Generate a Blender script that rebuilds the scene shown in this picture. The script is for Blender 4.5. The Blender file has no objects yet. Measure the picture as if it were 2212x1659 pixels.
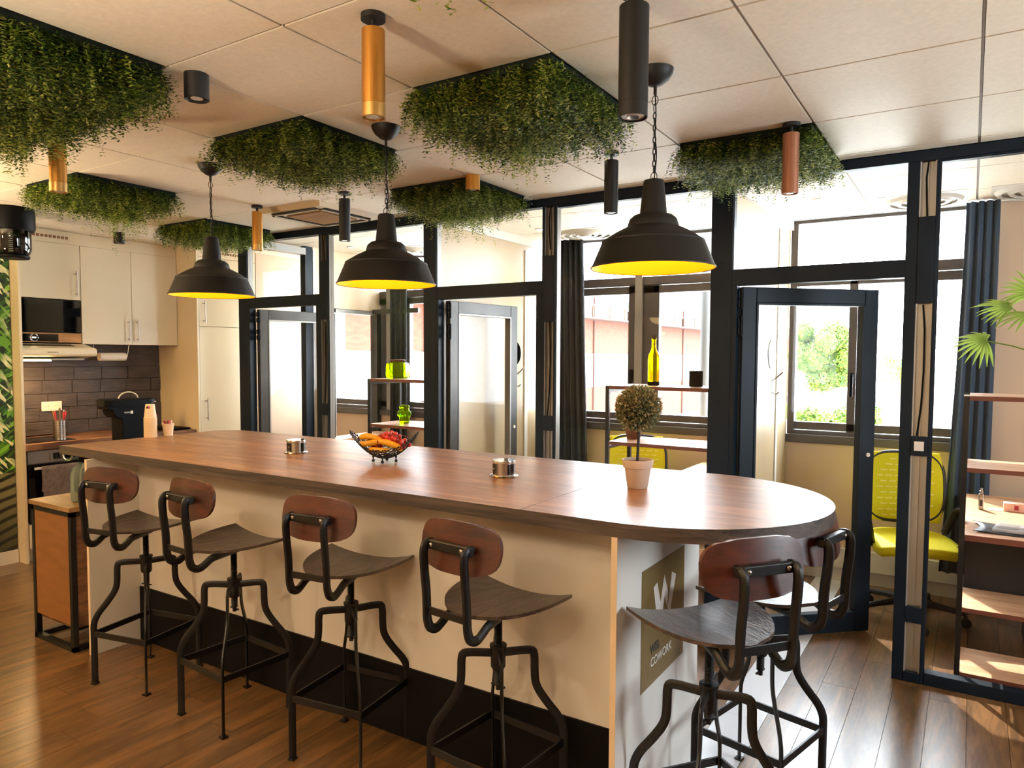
import bpy, math, random
from mathutils import Vector, Matrix
random.seed(7)
PI = math.pi
SC = bpy.context.scene
COL = SC.collection
def L(h, k=1.0):
    h = h.lstrip('#'); c = [int(h[i:i+2], 16)/255 for i in (0, 2, 4)]
    return tuple((x/12.92 if x <= .04045 else ((x+.055)/1.055)**2.4)*k for x in c) + (1,)

# ---------------------------------------------------------------- camera
cam = bpy.data.objects.new('camera', bpy.data.cameras.new('camera')); COL.objects.link(cam); SC.camera = cam
F_, PX, PY, YAW, PITCH, ROLL = 1558.2933, 1113.3434, 851.0336, -0.5625, -0.0535, 0.0049
cy, sy, cp, sp = math.cos(YAW), math.sin(YAW), math.cos(PITCH), math.sin(PITCH)
fw = Vector((sy*cp, cy*cp, sp)); rt = Vector((cy, -sy, 0)); up = rt.cross(fw)
r2 = rt*math.cos(ROLL) + up*math.sin(ROLL); u2 = -rt*math.sin(ROLL) + up*math.cos(ROLL)
m = Matrix.Identity(4)
for i in range(3):
    m[i][0] = r2[i]; m[i][1] = u2[i]; m[i][2] = -fw[i]
m[0][3], m[1][3], m[2][3] = 0, 0, 1.615
cam.matrix_world = m
cam.data.sensor_fit = 'HORIZONTAL'; cam.data.sensor_width = 36
cam.data.lens = F_/2212*36
cam.data.shift_x = (1106-PX)/2212
cam.data.shift_y = (PY-829.5)/2212
cam.data.clip_end = 300; cam.data.clip_start = .02
# ---------------------------------------------------------------- world, sun, exposure
w = bpy.data.worlds.new('sky'); SC.world = w; w.use_nodes = True
wn = w.node_tree; bg = wn.nodes['Background']
bg.inputs[0].default_value = (.84, .93, 1.0, 1); bg.inputs[1].default_value = 12.5
sun = bpy.data.objects.new('sun', bpy.data.lights.new('sun', 'SUN')); COL.objects.link(sun)
sun.data.energy = 5.0; sun.data.angle = .01; sun.data.color = (1, .93, .82)
sun.rotation_euler = Vector((-.45, .75, .78)).to_track_quat('Z', 'Y').to_euler()
def area(name, loc, sx, sy_, e, col, rot=(0, 0, 0), portal=False):
    l = bpy.data.lights.new(name, 'AREA'); l.shape = 'RECTANGLE'; l.size = sx; l.size_y = sy_; l.energy = e; l.color = col
    o = bpy.data.objects.new(name, l); COL.objects.link(o); o.location = loc; o.rotation_euler = rot
    if portal: l.cycles.is_portal = True
    return o
# warm ceiling spots in the part of the room behind the photographer
def room_spot(loc, e, col):
    l = bpy.data.lights.new('room_spot_light', 'POINT'); l.energy = e; l.color = col; l.shadow_soft_size = .06
    o = bpy.data.objects.new('room_spot_light', l); COL.objects.link(o); o.location = loc
room_spot((-5.3, -.5, 2.42), 34, (1, .66, .38)); room_spot((-2.3, -.6, 2.42), 22, (1, .74, .50)); room_spot((-1.2, -1.0, 2.42), 14, (1, .76, .52)); room_spot((1.6, .0, 2.42), 10, (1, .84, .66))
# added fill lights without a real lamp, aimed up to brighten the ceiling
def ceiling_fill(loc, e, col):
    l = bpy.data.lights.new('uplighter_light', 'SPOT'); l.energy = e; l.color = col; l.spot_size = math.radians(165); l.spot_blend = .9; l.shadow_soft_size = .12
    o = bpy.data.objects.new('uplighter_light', l); COL.objects.link(o); o.location = loc; o.rotation_euler = (PI, 0, 0)
ceiling_fill((-5.2, .7, 1.55), 200, (1, .80, .54)); ceiling_fill((-1.6, -.9, 1.5), 300, (1, .84, .62)); ceiling_fill((1.5, 1.3, 1.5), 60, (1, .92, .82))
# sky portals in the three window openings
for x0, x1 in ((-5.95, -3.35), (-3.15, -1.3), (-1.1, .12)):
    area('window_portal', ((x0+x1)/2, 5.86, 1.8), x1-x0, 1.6, 1, (1, 1, 1), (-PI/2, 0, 0), True)
area('window_portal', (2.55, 3.15, 1.62), 1.2, 1.25, 1, (1, 1, 1), (0, PI/2, 0), True)  # portal for the added opening in the right wall
vs = SC.view_settings; vs.view_transform = 'Standard'; vs.look = 'None'; vs.gamma = 1; vs.exposure = 1.1; vs.use_curve_mapping = False
SC.display_settings.display_device = 'sRGB'
SC.cycles.max_bounces = 8; SC.cycles.diffuse_bounces = 5; SC.cycles.glossy_bounces = 4
SC.cycles.transparent_max_bounces = 16; SC.cycles.sample_clamp_indirect = 6; SC.cycles.caustics_reflective = False; SC.cycles.caustics_refractive = False

# ---------------------------------------------------------------- materials
def mat(name, col, rough=.5, metal=0, emit=None, es=1, noise=None, bump=None, spec=None, alpha=None, sub=None, coat=None):
    """noise=(scale, amount, stretch(x,y,z)), bump=(scale, strength, stretch)"""
    m = bpy.data.materials.new(name); m.use_nodes = True; nt = m.node_tree; b = nt.nodes['Principled BSDF']
    c = L(col) if isinstance(col, str) else col
    b.inputs['Base Color'].default_value = c; b.inputs['Roughness'].default_value = rough; b.inputs['Metallic'].default_value = metal
    if spec is not None: b.inputs['Specular IOR Level'].default_value = spec
    if coat: b.inputs['Coat Weight'].default_value = coat
    if emit: b.inputs['Emission Color'].default_value = L(emit) if isinstance(emit, str) else emit; b.inputs['Emission Strength'].default_value = es
    def coords(st):
        t = nt.nodes.new('ShaderNodeTexCoord'); mp = nt.nodes.new('ShaderNodeMapping'); mp.inputs['Scale'].default_value = st
        nt.links.new(t.outputs['Object'], mp.inputs[0]); return mp.outputs[0]
    if noise:
        s, a, st = noise; n = nt.nodes.new('ShaderNodeTexNoise'); n.inputs['Scale'].default_value = s; n.inputs['Detail'].default_value = 6
        nt.links.new(coords(st), n.inputs[0]); r = nt.nodes.new('ShaderNodeValToRGB')
        r.color_ramp.elements[0].position = .3; r.color_ramp.elements[1].position = .7
        r.color_ramp.elements[0].color = tuple(x*(1-a) for x in c[:3])+(1,); r.color_ramp.elements[1].color = tuple(min(1, x*(1+a)) for x in c[:3])+(1,)
        nt.links.new(n.outputs[0], r.inputs[0]); nt.links.new(r.outputs[0], b.inputs['Base Color'])
    if bump:
        s, a, st = bump; n = nt.nodes.new('ShaderNodeTexNoise'); n.inputs['Scale'].default_value = s; n.inputs['Detail'].default_value = 5
        nt.links.new(coords(st), n.inputs[0]); bp = nt.nodes.new('ShaderNodeBump'); bp.inputs['Strength'].default_value = a; bp.inputs['Distance'].default_value = .01
        nt.links.new(n.outputs[0], bp.inputs['Height']); nt.links.new(bp.outputs[0], b.inputs['Normal'])
    return m
def wood(name, c1, c2, rough, scale=(1, 1, 1), gs=3.0, island=.25, bump=.15, c3=None, rings=True, coat=0):
    """grain runs along the axis with the small scale; pieces vary one by one"""
    m = bpy.data.materials.new(name); m.use_nodes = True; nt = m.node_tree; N = nt.nodes.new; K = nt.links.new; b = nt.nodes['Principled BSDF']
    t = N('ShaderNodeTexCoord'); oi = N('ShaderNodeObjectInfo')
    ad = N('ShaderNodeVectorMath'); ad.operation = 'MULTIPLY_ADD'; K(oi.outputs['Random'], ad.inputs[0]); ad.inputs[1].default_value = (37, 11, 23); K(t.outputs['Object'], ad.inputs[2])
    mp = N('ShaderNodeMapping'); mp.inputs['Scale'].default_value = scale; K(ad.outputs[0], mp.inputs[0])
    n1 = N('ShaderNodeTexNoise'); n1.inputs['Scale'].default_value = gs; n1.inputs['Detail'].default_value = 8; n1.inputs['Distortion'].default_value = 1.2; K(mp.outputs[0], n1.inputs[0])
    n2 = N('ShaderNodeTexNoise'); n2.inputs['Scale'].default_value = gs*9; n2.inputs['Detail'].default_value = 4; K(mp.outputs[0], n2.inputs[0])
    r = N('ShaderNodeValToRGB'); e = r.color_ramp.elements; e[0].position = .32; e[1].position = .68; e[0].color = L(c1); e[1].color = L(c2)
    if c3: x = e.new(.5); x.color = L(c3)
    mx = N('ShaderNodeMath'); mx.operation = 'MULTIPLY_ADD'; K(n2.outputs[0], mx.inputs[0]); mx.inputs[1].default_value = .45; 
    sb = N('ShaderNodeMath'); sb.operation = 'SUBTRACT'; K(n1.outputs[0], sb.inputs[0]); sb.inputs[1].default_value = .225; K(sb.outputs[0], mx.inputs[2])
    K(mx.outputs[0], r.inputs[0])
    hv = N('ShaderNodeHueSaturation'); K(r.outputs[0], hv.inputs['Color'])
    mm = N('ShaderNodeMath'); mm.operation = 'MULTIPLY_ADD'; K(oi.outputs['Random'], mm.inputs[0]); mm.inputs[1].default_value = island; mm.inputs[2].default_value = 1-island/2
    K(mm.outputs[0], hv.inputs['Value']); K(hv.outputs[0], b.inputs['Base Color'])
    b.inputs['Roughness'].default_value = rough
    if coat: b.inputs['Coat Weight'].default_value = coat; b.inputs['Coat Roughness'].default_value = .24
    bp = N('ShaderNodeBump'); bp.inputs['Strength'].default_value = bump; bp.inputs['Distance'].default_value = .004; K(mx.outputs[0], bp.inputs['Height']); K(bp.outputs[0], b.inputs['Normal'])
    return m
def glass(name, tint=(1, 1, 1, 1), k=1.0):
    m = bpy.data.materials.new(name); m.use_nodes = True; nt = m.node_tree; nt.nodes.clear(); N = nt.nodes.new; K = nt.links.new
    o = N('ShaderNodeOutputMaterial'); mx = N('ShaderNodeMixShader'); tr = N('ShaderNodeBsdfTransparent'); gl = N('ShaderNodeBsdfGlossy')
    tr.inputs[0].default_value = tint; gl.inputs['Roughness'].default_value = .02
    g = N('ShaderNodeNewGeometry'); d = N('ShaderNodeVectorMath'); d.operation = 'DOT_PRODUCT'; K(g.outputs['Incoming'], d.inputs[0]); K(g.outputs['Normal'], d.inputs[1])
    def mth(op, a, v=None, w=None):
        n = N('ShaderNodeMath'); n.operation = op; K(a, n.inputs[0])
        if v is not None: n.inputs[1].default_value = v
        if w is not None: n.inputs[2].default_value = w
        return n.outputs[0]
    c = mth('ABSOLUTE', d.outputs['Value']); c = mth('MULTIPLY_ADD', c, -1, 1); c = mth('POWER', c, 5); c = mth('MULTIPLY_ADD', c, 1.3*k, .020*k)
    K(c, mx.inputs[0]); K(tr.outputs[0], mx.inputs[1]); K(gl.outputs[0], mx.inputs[2]); K(mx.outputs[0], o.inputs[0]); return m
def leafmat(name, cols, rough=.5, trans=.35):
    m = bpy.data.materials.new(name); m.use_nodes = True; nt = m.node_tree; N = nt.nodes.new; K = nt.links.new; b = nt.nodes['Principled BSDF']; out = nt.nodes['Material Output']
    g = N('ShaderNodeNewGeometry'); r = N('ShaderNodeValToRGB'); e = r.color_ramp.elements
    e[0].color = L(cols[0]); e[0].position = 0; e[1].color = L(cols[-1]); e[1].position = 1
    for i, c in enumerate(cols[1:-1]): x = e.new((i+1)/(len(cols)-1)); x.color = L(c)
    K(g.outputs['Random Per Island'], r.inputs[0]); K(r.outputs[0], b.inputs['Base Color']); b.inputs['Roughness'].default_value = rough
    tl = N('ShaderNodeBsdfTranslucent'); K(r.outputs[0], tl.inputs[0]); mx = N('ShaderNodeMixShader'); mx.inputs[0].default_value = trans
    K(b.outputs[0], mx.inputs[1]); K(tl.outputs[0], mx.inputs[2]); K(mx.outputs[0], out.inputs[0]); return m
M = {}
M['tile'] = mat('ceiling_tile', '#e8dcc6', .55, noise=(60, .05, (1, 1, 1)), bump=(320, .10, (.4, 1.6, 1)))
M['grid'] = mat('ceiling_grid', '#8a7866', .6)
M['void'] = mat('dark_recess', '#2a211c', .9)
M['floor_wood'] = wood('floor_planks', '#4a331b', '#785431', .30, (5, .55, 1), 3.2, .2, .12, '#634526', coat=.40)
M['floor_base'] = mat('floor_joint', '#2e1d12', .8)
M['marble'] = mat('pale_marble', '#d6d8de', .25, noise=(3, .07, (2, .6, 1)))
M['counter'] = wood('counter_top_wood', '#75502f', '#a87a50', .36, (.5, 4.5, 2), 2.6, 0, .03, '#87613f', coat=.08)
M['counter_edge'] = wood('counter_edge_wood', '#2e2621', '#54463c', .55, (.6, 5, 14), 3, 0, .2)
M['white_board'] = mat('white_board', '#dcd8d0', .42, noise=(4, .03, (1, 1, 1)))
M['cream_edge'] = mat('cream_edge_band', '#e0c9a8', .5)
M['kick'] = mat('black_plinth', '#0a0a0b', .55, spec=.12)
M['black'] = mat('black_frame', '#121d27', .45, noise=(3, .25, (1, 1, 1)), spec=.18)
M['black_metal'] = mat('black_metal', '#090a0b', .42, .1, bump=(90, .05, (1, 1, 1)))
M['alu'] = mat('aluminium', '#8a8680', .42, .4)
M['alu_light'] = mat('light_aluminium', '#b9b7b0', .4, .6)
M['grey_frame'] = mat('grey_door_frame', '#3a3733', .38, .4, noise=(6, .25, (1, 1, 1)))
M['win_frame'] = mat('window_frame_brown', '#4a4340', .5)
M['glass'] = glass('clear_glass', k=.42)
M['wall'] = mat('cream_wall', '#ddc7a6', .55, noise=(2, .02, (1, 1, 1)))
M['wall_cool'] = mat('divider_panel', '#b09a78', .34, noise=(2, .02, (1, 1, 1)))
M['wall_back'] = mat('beige_wall', '#c9b096', .7, noise=(2, .03, (1, 1, 1)))
M['seam'] = mat('white_profile', '#d2ccc0', .5)
M['cab'] = mat('cream_cabinet', '#d9c8a6', .35, noise=(2, .02, (1, 1, 1)))
M['steel'] = mat('brushed_steel', '#a8a097', .28, 1)
M['chrome'] = mat('chrome', '#d8d8d8', .08, 1)
M['stone'] = mat('slate_tile', '#463c36', .55, noise=(5, .35, (1, 1, 3)), bump=(12, .8, (1, .6, 3)))
M['grout'] = mat('grout', '#1c1613', .9)
M['worktop'] = wood('worktop_wood', '#4b3122', '#8a6040', .35, (3, .6, 2), 3, 0, .15, '#6c4830')
M['gold'] = mat('gold_metal', '#c58a3c', .34, .75, bump=(8, .15, (30, 30, .2)))
M['copper'] = mat('rose_brown_metal', '#a56f54', .38, .5, bump=(8, .1, (30, 30, .2)))
M['lamp_black'] = mat('lamp_black', '#161412', .55, .1, bump=(60, .05, (1, 1, 1)))
M['shade_in'] = mat('golden_shade_lining', '#ffa000', .45, 0, noise=(2, .04, (1, 1, 1)))
M['bulb'] = mat('lit_bulb', '#fff2cc', .4, emit='#ffd890', es=14)
M['lampglass'] = mat('lamp_lens', '#cfc4b6', .3)
M['down'] = mat('downlight_lens', '#ffffff', .4, emit='#fff0d8', es=6)
M['white'] = mat('white_plastic', '#ddd6cb', .35)
M['offwhite'] = mat('paper_white', '#e9dcc8', .7)
M['seat_wood'] = wood('stool_seat_wood', '#2c241f', '#5c4e45', .36, (2.4, .7, 2), 9, .1, .8, '#433731', coat=.2)
M['back_wood'] = wood('stool_back_wood', '#2e150c', '#522616', .40, (.7, 3, 3), 3, .12, .1)
M['plywood'] = mat('brown_edge', '#6e3a20', .4)
M['pot'] = mat('greige_pot', '#b8a392', .65)
M['soil'] = mat('soil', '#7a5a42', .95, noise=(60, .4, (1, 1, 1)), bump=(80, .8, (1, 1, 1)))
M['trunk'] = mat('dark_stem', '#15110f', .6)
M['topiary'] = leafmat('topiary_leaf', ['#3e4a30', '#59633c', '#7d8058', '#98936a', '#b5a98a', '#6b5c36'], .5, .3)
M['moss'] = leafmat('hanging_leaf', ['#12260e', '#243f14', '#3f5f1c', '#66802a', '#97a640', '#2c4a18', '#1a3212'], .5, .4)
M['moss2'] = leafmat('hanging_leaf_bright', ['#4a6a20', '#849c30', '#b4bc50', '#d0d070', '#5e7c26'], .5, .45)
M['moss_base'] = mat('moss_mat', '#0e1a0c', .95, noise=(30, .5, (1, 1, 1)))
M['palm'] = leafmat('palm_leaf', ['#6f8a3a', '#9db04a', '#8aa34a', '#c3c878'], .4, .5)
M['banana'] = mat('banana_skin', '#e0a21a', .45, noise=(9, .12, (1, 1, 1)))
M['banana_tip'] = mat('banana_tip', '#3a2a12', .7)
M['grape'] = mat('red_grape', '#b8281a', .22, noise=(5, .35, (1, 1, 1)), spec=.6)
M['grape'].node_tree.nodes['Principled BSDF'].inputs['Subsurface Weight'].default_value = .25
M['grape'].node_tree.nodes['Principled BSDF'].inputs['Subsurface Radius'].default_value = (.02, .004, .002)
M['stem'] = mat('grape_stem', '#7a3a2a', .6)
M['micro'] = mat('black_glass', '#060606', .04, spec=.6)
M['orange_wood'] = mat('pine_reflecting_panel', '#b98558', .25, .4, noise=(3, .25, (1, 1, 7)))  # reflected pine painted into the control strip's base colour
M['blackplastic'] = mat('black_plastic', '#060607', .5, spec=.1)
M['towel'] = mat('grey_brown_towel', '#6f5f55', .95, noise=(40, .25, (1, 1, 1)), bump=(120, .9, (1, 1, 1)))
M['greenglass'] = mat('green_tinted_glass', '#b4c2b0', .12, 0); 
M['lime'] = mat('lime_glass', '#a8e000', .12, emit='#a6d800', es=.0)
M['yellow_bottle'] = mat('yellow_glass', '#e8e000', .1)
for k in ('lime', 'yellow_bottle', 'greenglass'):
    bb = M[k].node_tree.nodes['Principled BSDF']; bb.inputs['Transmission Weight'].default_value = .75; bb.inputs['IOR'].default_value = 1.15
M['cork'] = mat('cork_brown', '#5a3820', .8)
M['curtain'] = mat('navy_curtain', '#34465a', .85, bump=(200, .15, (1, 1, 1)))
M['curtain_dark'] = mat('dark_grey_curtain', '#24272c', .85, bump=(200, .15, (1, 1, 1)))
M['shelf_wood'] = wood('shelf_wood', '#b98a66', '#d8b08c', .4, (.5, 4, 2), 4, 0, .1)
M['shelf_edge'] = mat('shelf_edge_brown', '#6e3a28', .5)
M['yellow'] = mat('yellow_fabric', '#d8cf00', .75, noise=(120, .08, (1, 1, 1)))
M['chair_black'] = mat('black_chair_plastic', '#17191c', .5)
M['chair_grey'] = mat('dark_upholstery', '#2e2a2f', .8)
M['sideboard_top'] = wood('sideboard_top', '#6e5232', '#96754a', .45, (1, 3, 2), 3, 0, .1)
M['ply'] = mat('ochre_panel', '#7c5024', .6, noise=(6, .12, (1, 1, 4)))
M['sign'] = mat('gold_brown_print', '#8a7446', .35, .35, noise=(2, .12, (1, 1, 1)))
M['print_white'] = mat('white_print', '#d9d4cc', .5)
M['print_navy'] = mat('navy_print', '#26303c', .5)
M['mirror'] = mat('mirror', '#f0f0f0', .02, 1)
M['red'] = mat('red_label', '#a8283a', .4)
M['pink'] = mat('pink_paper', '#e0667a', .5)
M['cup'] = mat('paper_cup_cream', '#e8cfa8', .6)
M['laptop'] = mat('silver_laptop', '#b9bcc2', .3, .6)
M['keys'] = mat('black_keys', '#141416', .5)
M['leather'] = mat('black_leather', '#1e242c', .4, bump=(50, .1, (1, 1, 1)))
M['facade'] = mat('white_cladding', '#8c8e80', .8)
M['facade_rib'] = mat('cladding_rib', '#5e6252', .7)
M['brick_out'] = mat('brick_orange', '#5e2c1a', .9, noise=(3, .3, (1, 1, 4)))
M['brick_joint'] = mat('pilaster', '#3c1c10', .9)
M['rail'] = mat('outdoor_rail', '#5a3a28', .6)
M['ground_out'] = mat('white_yard', '#e8e8e4', .9)
M['tree'] = leafmat('tree_leaf', ['#2c4a10', '#4c6c18', '#7a8424', '#3a5c18'], .6, .4)
M['bark'] = mat('bark', '#6a5a46', .9)
M['conc'] = mat('concrete', '#5e5e5c', .9)
M['basket'] = mat('woven_basket', '#7a5444', .85, bump=(40, 1, (1, 1, 3)))

# mural print: bamboo leaves above a plank deck
def mural_mat():
    m = bpy.data.materials.new('bamboo_mural_print'); m.use_nodes = True; nt = m.node_tree; N = nt.nodes.new; K = nt.links.new; b = nt.nodes['Principled BSDF']; b.inputs['Roughness'].default_value = .5
    t = N('ShaderNodeTexCoord'); sx = N('ShaderNodeSeparateXYZ'); K(t.outputs['Object'], sx.inputs[0])
    def leaves(ang, sc, lo):
        m0 = N('ShaderNodeMapping'); m0.inputs['Rotation'].default_value = (ang, 0, 0); mp = N('ShaderNodeMapping'); mp.inputs['Scale'].default_value = (1, sc*4.2, sc)
        K(t.outputs['Object'], m0.inputs[0]); K(m0.outputs[0], mp.inputs[0]); v = N('ShaderNodeTexVoronoi'); v.inputs['Scale'].default_value = 1; K(mp.outputs[0], v.inputs[0]); return v
    v1 = leaves(.9, 13, 0); v2 = leaves(-.7, 11, 0); nz = N('ShaderNodeTexNoise'); nz.inputs['Scale'].default_value = 5; K(t.outputs['Object'], nz.inputs[0])
    cr = N('ShaderNodeValToRGB'); e = cr.color_ramp.elements; e[0].position = .0; e[0].color = L('#8fd03a'); e[1].position = 1; e[1].color = L('#0a1c08')
    for p, c in ((.25, '#4f9020'), (.45, '#245012'), (.6, '#12300c')): x = e.new(p); x.color = L(c)
    K(v1.outputs['Color'], cr.inputs[0])
    cr2 = N('ShaderNodeValToRGB'); e = cr2.color_ramp.elements; e[0].position = .55; e[0].color = (0, 0, 0, 1); e[1].position = .62; e[1].color = (1, 1, 1, 1); K(v2.outputs['Color'], cr2.inputs[0])
    cr3 = N('ShaderNodeValToRGB'); e = cr3.color_ramp.elements; e[0].position = .42; e[0].color = L('#5f9a28'); e[1].position = .6; e[1].color = L('#f0f0c8'); K(nz.outputs[0], cr3.inputs[0])
    mx = N('ShaderNodeMixRGB'); K(cr2.outputs[0], mx.inputs[0]); K(cr.outputs[0], mx.inputs[1]); K(cr3.outputs[0], mx.inputs[2])
    wv = N('ShaderNodeTexWave'); wv.wave_type = 'BANDS'; wv.bands_direction = 'Z'; wv.inputs['Scale'].default_value = 4.2; wv.inputs['Distortion'].default_value = 1.5; wv.inputs['Detail'].default_value = 3
    mp = N('ShaderNodeMapping'); mp.inputs['Rotation'].default_value = (-.35, 0, 0); K(t.outputs['Object'], mp.inputs[0]); K(mp.outputs[0], wv.inputs[0])
    cw = N('ShaderNodeValToRGB'); e = cw.color_ramp.elements; e[0].position = .1; e[0].color = L('#14160e'); e[1].position = .5; e[1].color = L('#7a7650'); K(wv.outputs[0], cw.inputs[0])
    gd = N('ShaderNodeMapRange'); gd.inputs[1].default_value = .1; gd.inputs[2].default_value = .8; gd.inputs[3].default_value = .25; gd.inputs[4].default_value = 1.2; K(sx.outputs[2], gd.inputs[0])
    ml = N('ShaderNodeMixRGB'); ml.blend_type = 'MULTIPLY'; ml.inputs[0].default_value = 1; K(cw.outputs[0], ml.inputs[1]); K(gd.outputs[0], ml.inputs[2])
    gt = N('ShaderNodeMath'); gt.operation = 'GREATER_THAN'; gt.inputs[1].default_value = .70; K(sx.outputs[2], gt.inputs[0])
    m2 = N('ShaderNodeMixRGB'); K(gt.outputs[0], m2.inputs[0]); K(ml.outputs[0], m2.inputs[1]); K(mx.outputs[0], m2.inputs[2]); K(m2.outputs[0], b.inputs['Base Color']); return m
M['mural'] = mural_mat()
def slat_mat():
    m = bpy.data.materials.new('slatted_wall'); m.use_nodes = True; nt = m.node_tree; N = nt.nodes.new; K = nt.links.new; b = nt.nodes['Principled BSDF']
    t = N('ShaderNodeTexCoord'); wv = N('ShaderNodeTexWave'); wv.bands_direction = 'Y'; wv.inputs['Scale'].default_value = 5; K(t.outputs['Object'], wv.inputs[0])
    r = N('ShaderNodeValToRGB'); r.color_ramp.elements[0].position = .35; r.color_ramp.elements[0].color = L('#120d0a'); r.color_ramp.elements[1].position = .42; r.color_ramp.elements[1].color = L('#8a6038'); K(wv.outputs[0], r.inputs[0]); K(r.outputs[0], b.inputs['Base Color']); return m
M['slats'] = slat_mat()

# ---------------------------------------------------------------- mesh builder
class B:
    def __init__(s): s.v = []; s.f = []
    def add(s, vs_, fs):
        o = len(s.v); s.v += [tuple(p) for p in vs_]; s.f += [tuple(i+o for i in f) for f in fs]; return s
    def box(s, x0, x1, y0, y1, z0, z1):
        return s.add([(x0,y0,z0),(x1,y0,z0),(x1,y1,z0),(x0,y1,z0),(x0,y0,z1),(x1,y0,z1),(x1,y1,z1),(x0,y1,z1)],
                     [(3,2,1,0),(4,5,6,7),(0,1,5,4),(1,2,6,5),(2,3,7,6),(3,0,4,7)])
    def obox(s, c, a, b_, h):
        c, a, b_, h = map(Vector, (c, a, b_, h)); P = []
        for k in (-1, 1):
            for i, j in ((-1,-1),(1,-1),(1,1),(-1,1)): P.append(c+a*i+b_*j+h*k)
        return s.add(P, [(3,2,1,0),(4,5,6,7),(0,1,5,4),(1,2,6,5),(2,3,7,6),(3,0,4,7)])
    def prism(s, poly, d, fn):
        """poly in 2D, fn(p,q,t)->3D for t in (0,1)*d"""
        n = len(poly); P = [fn(a, b_, 0) for a, b_ in poly]+[fn(a, b_, d) for a, b_ in poly]
        return s.add(P, [tuple(range(n))[::-1], tuple(range(n, 2*n))]+[(i, (i+1) % n, n+(i+1) % n, n+i) for i in range(n)])
    def lathe(s, prof, seg=24, c=(0, 0, 0), cap0=True, cap1=True, ax='z'):
        P = []; fs = []; n = len(prof)
        for r, z in prof:
            for k in range(seg):
                a = 2*PI*k/seg; x, y = r*math.cos(a), r*math.sin(a)
                P.append((c[0]+x, c[1]+y, c[2]+z) if ax == 'z' else ((c[0]+z, c[1]+x, c[2]+y) if ax == 'x' else (c[0]+x, c[1]+z, c[2]+y)))
        for i in range(n-1):
            for k in range(seg):
                j = (k+1) % seg; fs.append((i*seg+k, i*seg+j, (i+1)*seg+j, (i+1)*seg+k))
        if cap0: fs.append(tuple(range(seg))[::-1])
        if cap1: fs.append(tuple((n-1)*seg+k for k in range(seg)))
        return s.add(P, fs)
    def cyl(s, c, r, h, seg=20, ax='z'): return s.lathe([(r, 0), (r, h)], seg, c, ax=ax)
    def tube(s, path, r, seg=8, closed=False, flat=None):
        """flat=(ra, rb) elliptical section: ra across the path's plane normal"""
        pts = [Vector(p) for p in path]; n = len(pts); P = []; fs = []; prev = None
        rr = r if isinstance(r, (list, tuple)) else [r]*n
        for i, p in enumerate(pts):
            if closed: t = (pts[(i+1) % n]-pts[i-1])
            else: t = pts[min(i+1, n-1)]-pts[max(i-1, 0)]
            t.normalize()
            if prev is None:
                a = Vector((0, 0, 1)) if abs(t.z) < .9 else Vector((1, 0, 0)); u = t.cross(a).normalized()
                if flat: u = Vector(flat[2]); u = (u - t*u.dot(t)).normalized()
            else: u = (prev-t*prev.dot(t)).normalized()
            prev = u; v = t.cross(u)
            for k in range(seg):
                an = 2*PI*(k+.5)/seg
                P.append(p+u*math.cos(an)*(flat[0] if flat else rr[i])+v*math.sin(an)*(flat[1] if flat else rr[i]))
        m_ = n if closed else n-1
        for i in range(m_):
            for k in range(seg):
                j = (k+1) % seg; i2 = (i+1) % n; fs.append((i*seg+k, i*seg+j, i2*seg+j, i2*seg+k))
        if not closed: fs += [tuple(range(seg))[::-1], tuple((n-1)*seg+k for k in range(seg))]
        return s.add(P, fs)
    def sphere(s, c, r, seg=12, rings=8, sc=(1, 1, 1)):
        P = [(c[0], c[1], c[2]-r*sc[2])]; fs = []
        for i in range(1, rings):
            a = -PI/2+PI*i/rings
            for k in range(seg):
                b_ = 2*PI*k/seg; P.append((c[0]+r*sc[0]*math.cos(a)*math.cos(b_), c[1]+r*sc[1]*math.cos(a)*math.sin(b_), c[2]+r*sc[2]*math.sin(a)))
        P.append((c[0], c[1], c[2]+r*sc[2])); T = len(P)-1
        for k in range(seg):
            j = (k+1) % seg; fs.append((0, 1+j, 1+k)); fs.append((T, T-seg+k, T-seg+j))
            for i in range(rings-2): fs.append((1+i*seg+k, 1+i*seg+j, 1+(i+1)*seg+j, 1+(i+1)*seg+k))
        return s.add(P, fs)
    def grid(s, nu, nv, fn, thick=None):
        P = [fn(i/nu, j/nv) for j in range(nv+1) for i in range(nu+1)]
        fs = [(j*(nu+1)+i, j*(nu+1)+i+1, (j+1)*(nu+1)+i+1, (j+1)*(nu+1)+i) for j in range(nv) for i in range(nu)]
        return s.add(P, fs)
ORG = {}
def mk(name, b, m, parent=None, smooth=False, bevel=0, solid=0, subsurf=0, org=None):
    me = bpy.data.meshes.new(name); o = Vector((0, 0, 0))
    if parent is not None: o = ORG.get(parent.name, Vector((0, 0, 0)))
    elif org is not None: o = Vector(org)
    vv = [(x-o[0], y-o[1], z-o[2]) for x, y, z in b.v]
    me.from_pydata(vv, [], b.f); me.validate()
    if smooth:
        me.polygons.foreach_set('use_smooth', [True]*len(me.polygons))
        if smooth != 'all': me.set_sharp_from_angle(angle=math.radians(38))
    ob = bpy.data.objects.new(name, me); COL.objects.link(ob)
    if isinstance(m, str): m = M[m]
    me.materials.append(m)
    if parent is not None: ob.parent = parent; ORG[ob.name] = o
    else: ob.location = o; ORG[ob.name] = o
    if solid: md = ob.modifiers.new('thick', 'SOLIDIFY'); md.thickness = solid; md.offset = 0
    if subsurf: md = ob.modifiers.new('smooth', 'SUBSURF'); md.levels = md.render_levels = subsurf
    if bevel: md = ob.modifiers.new('bevel', 'BEVEL'); md.width = bevel; md.segments = 2; md.limit_method = 'ANGLE'; md.angle_limit = .6
    return ob
def tag(o, label, cat, group=None):
    o['label'] = label; o['category'] = cat
    if group: o['group'] = group
    return o
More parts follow.
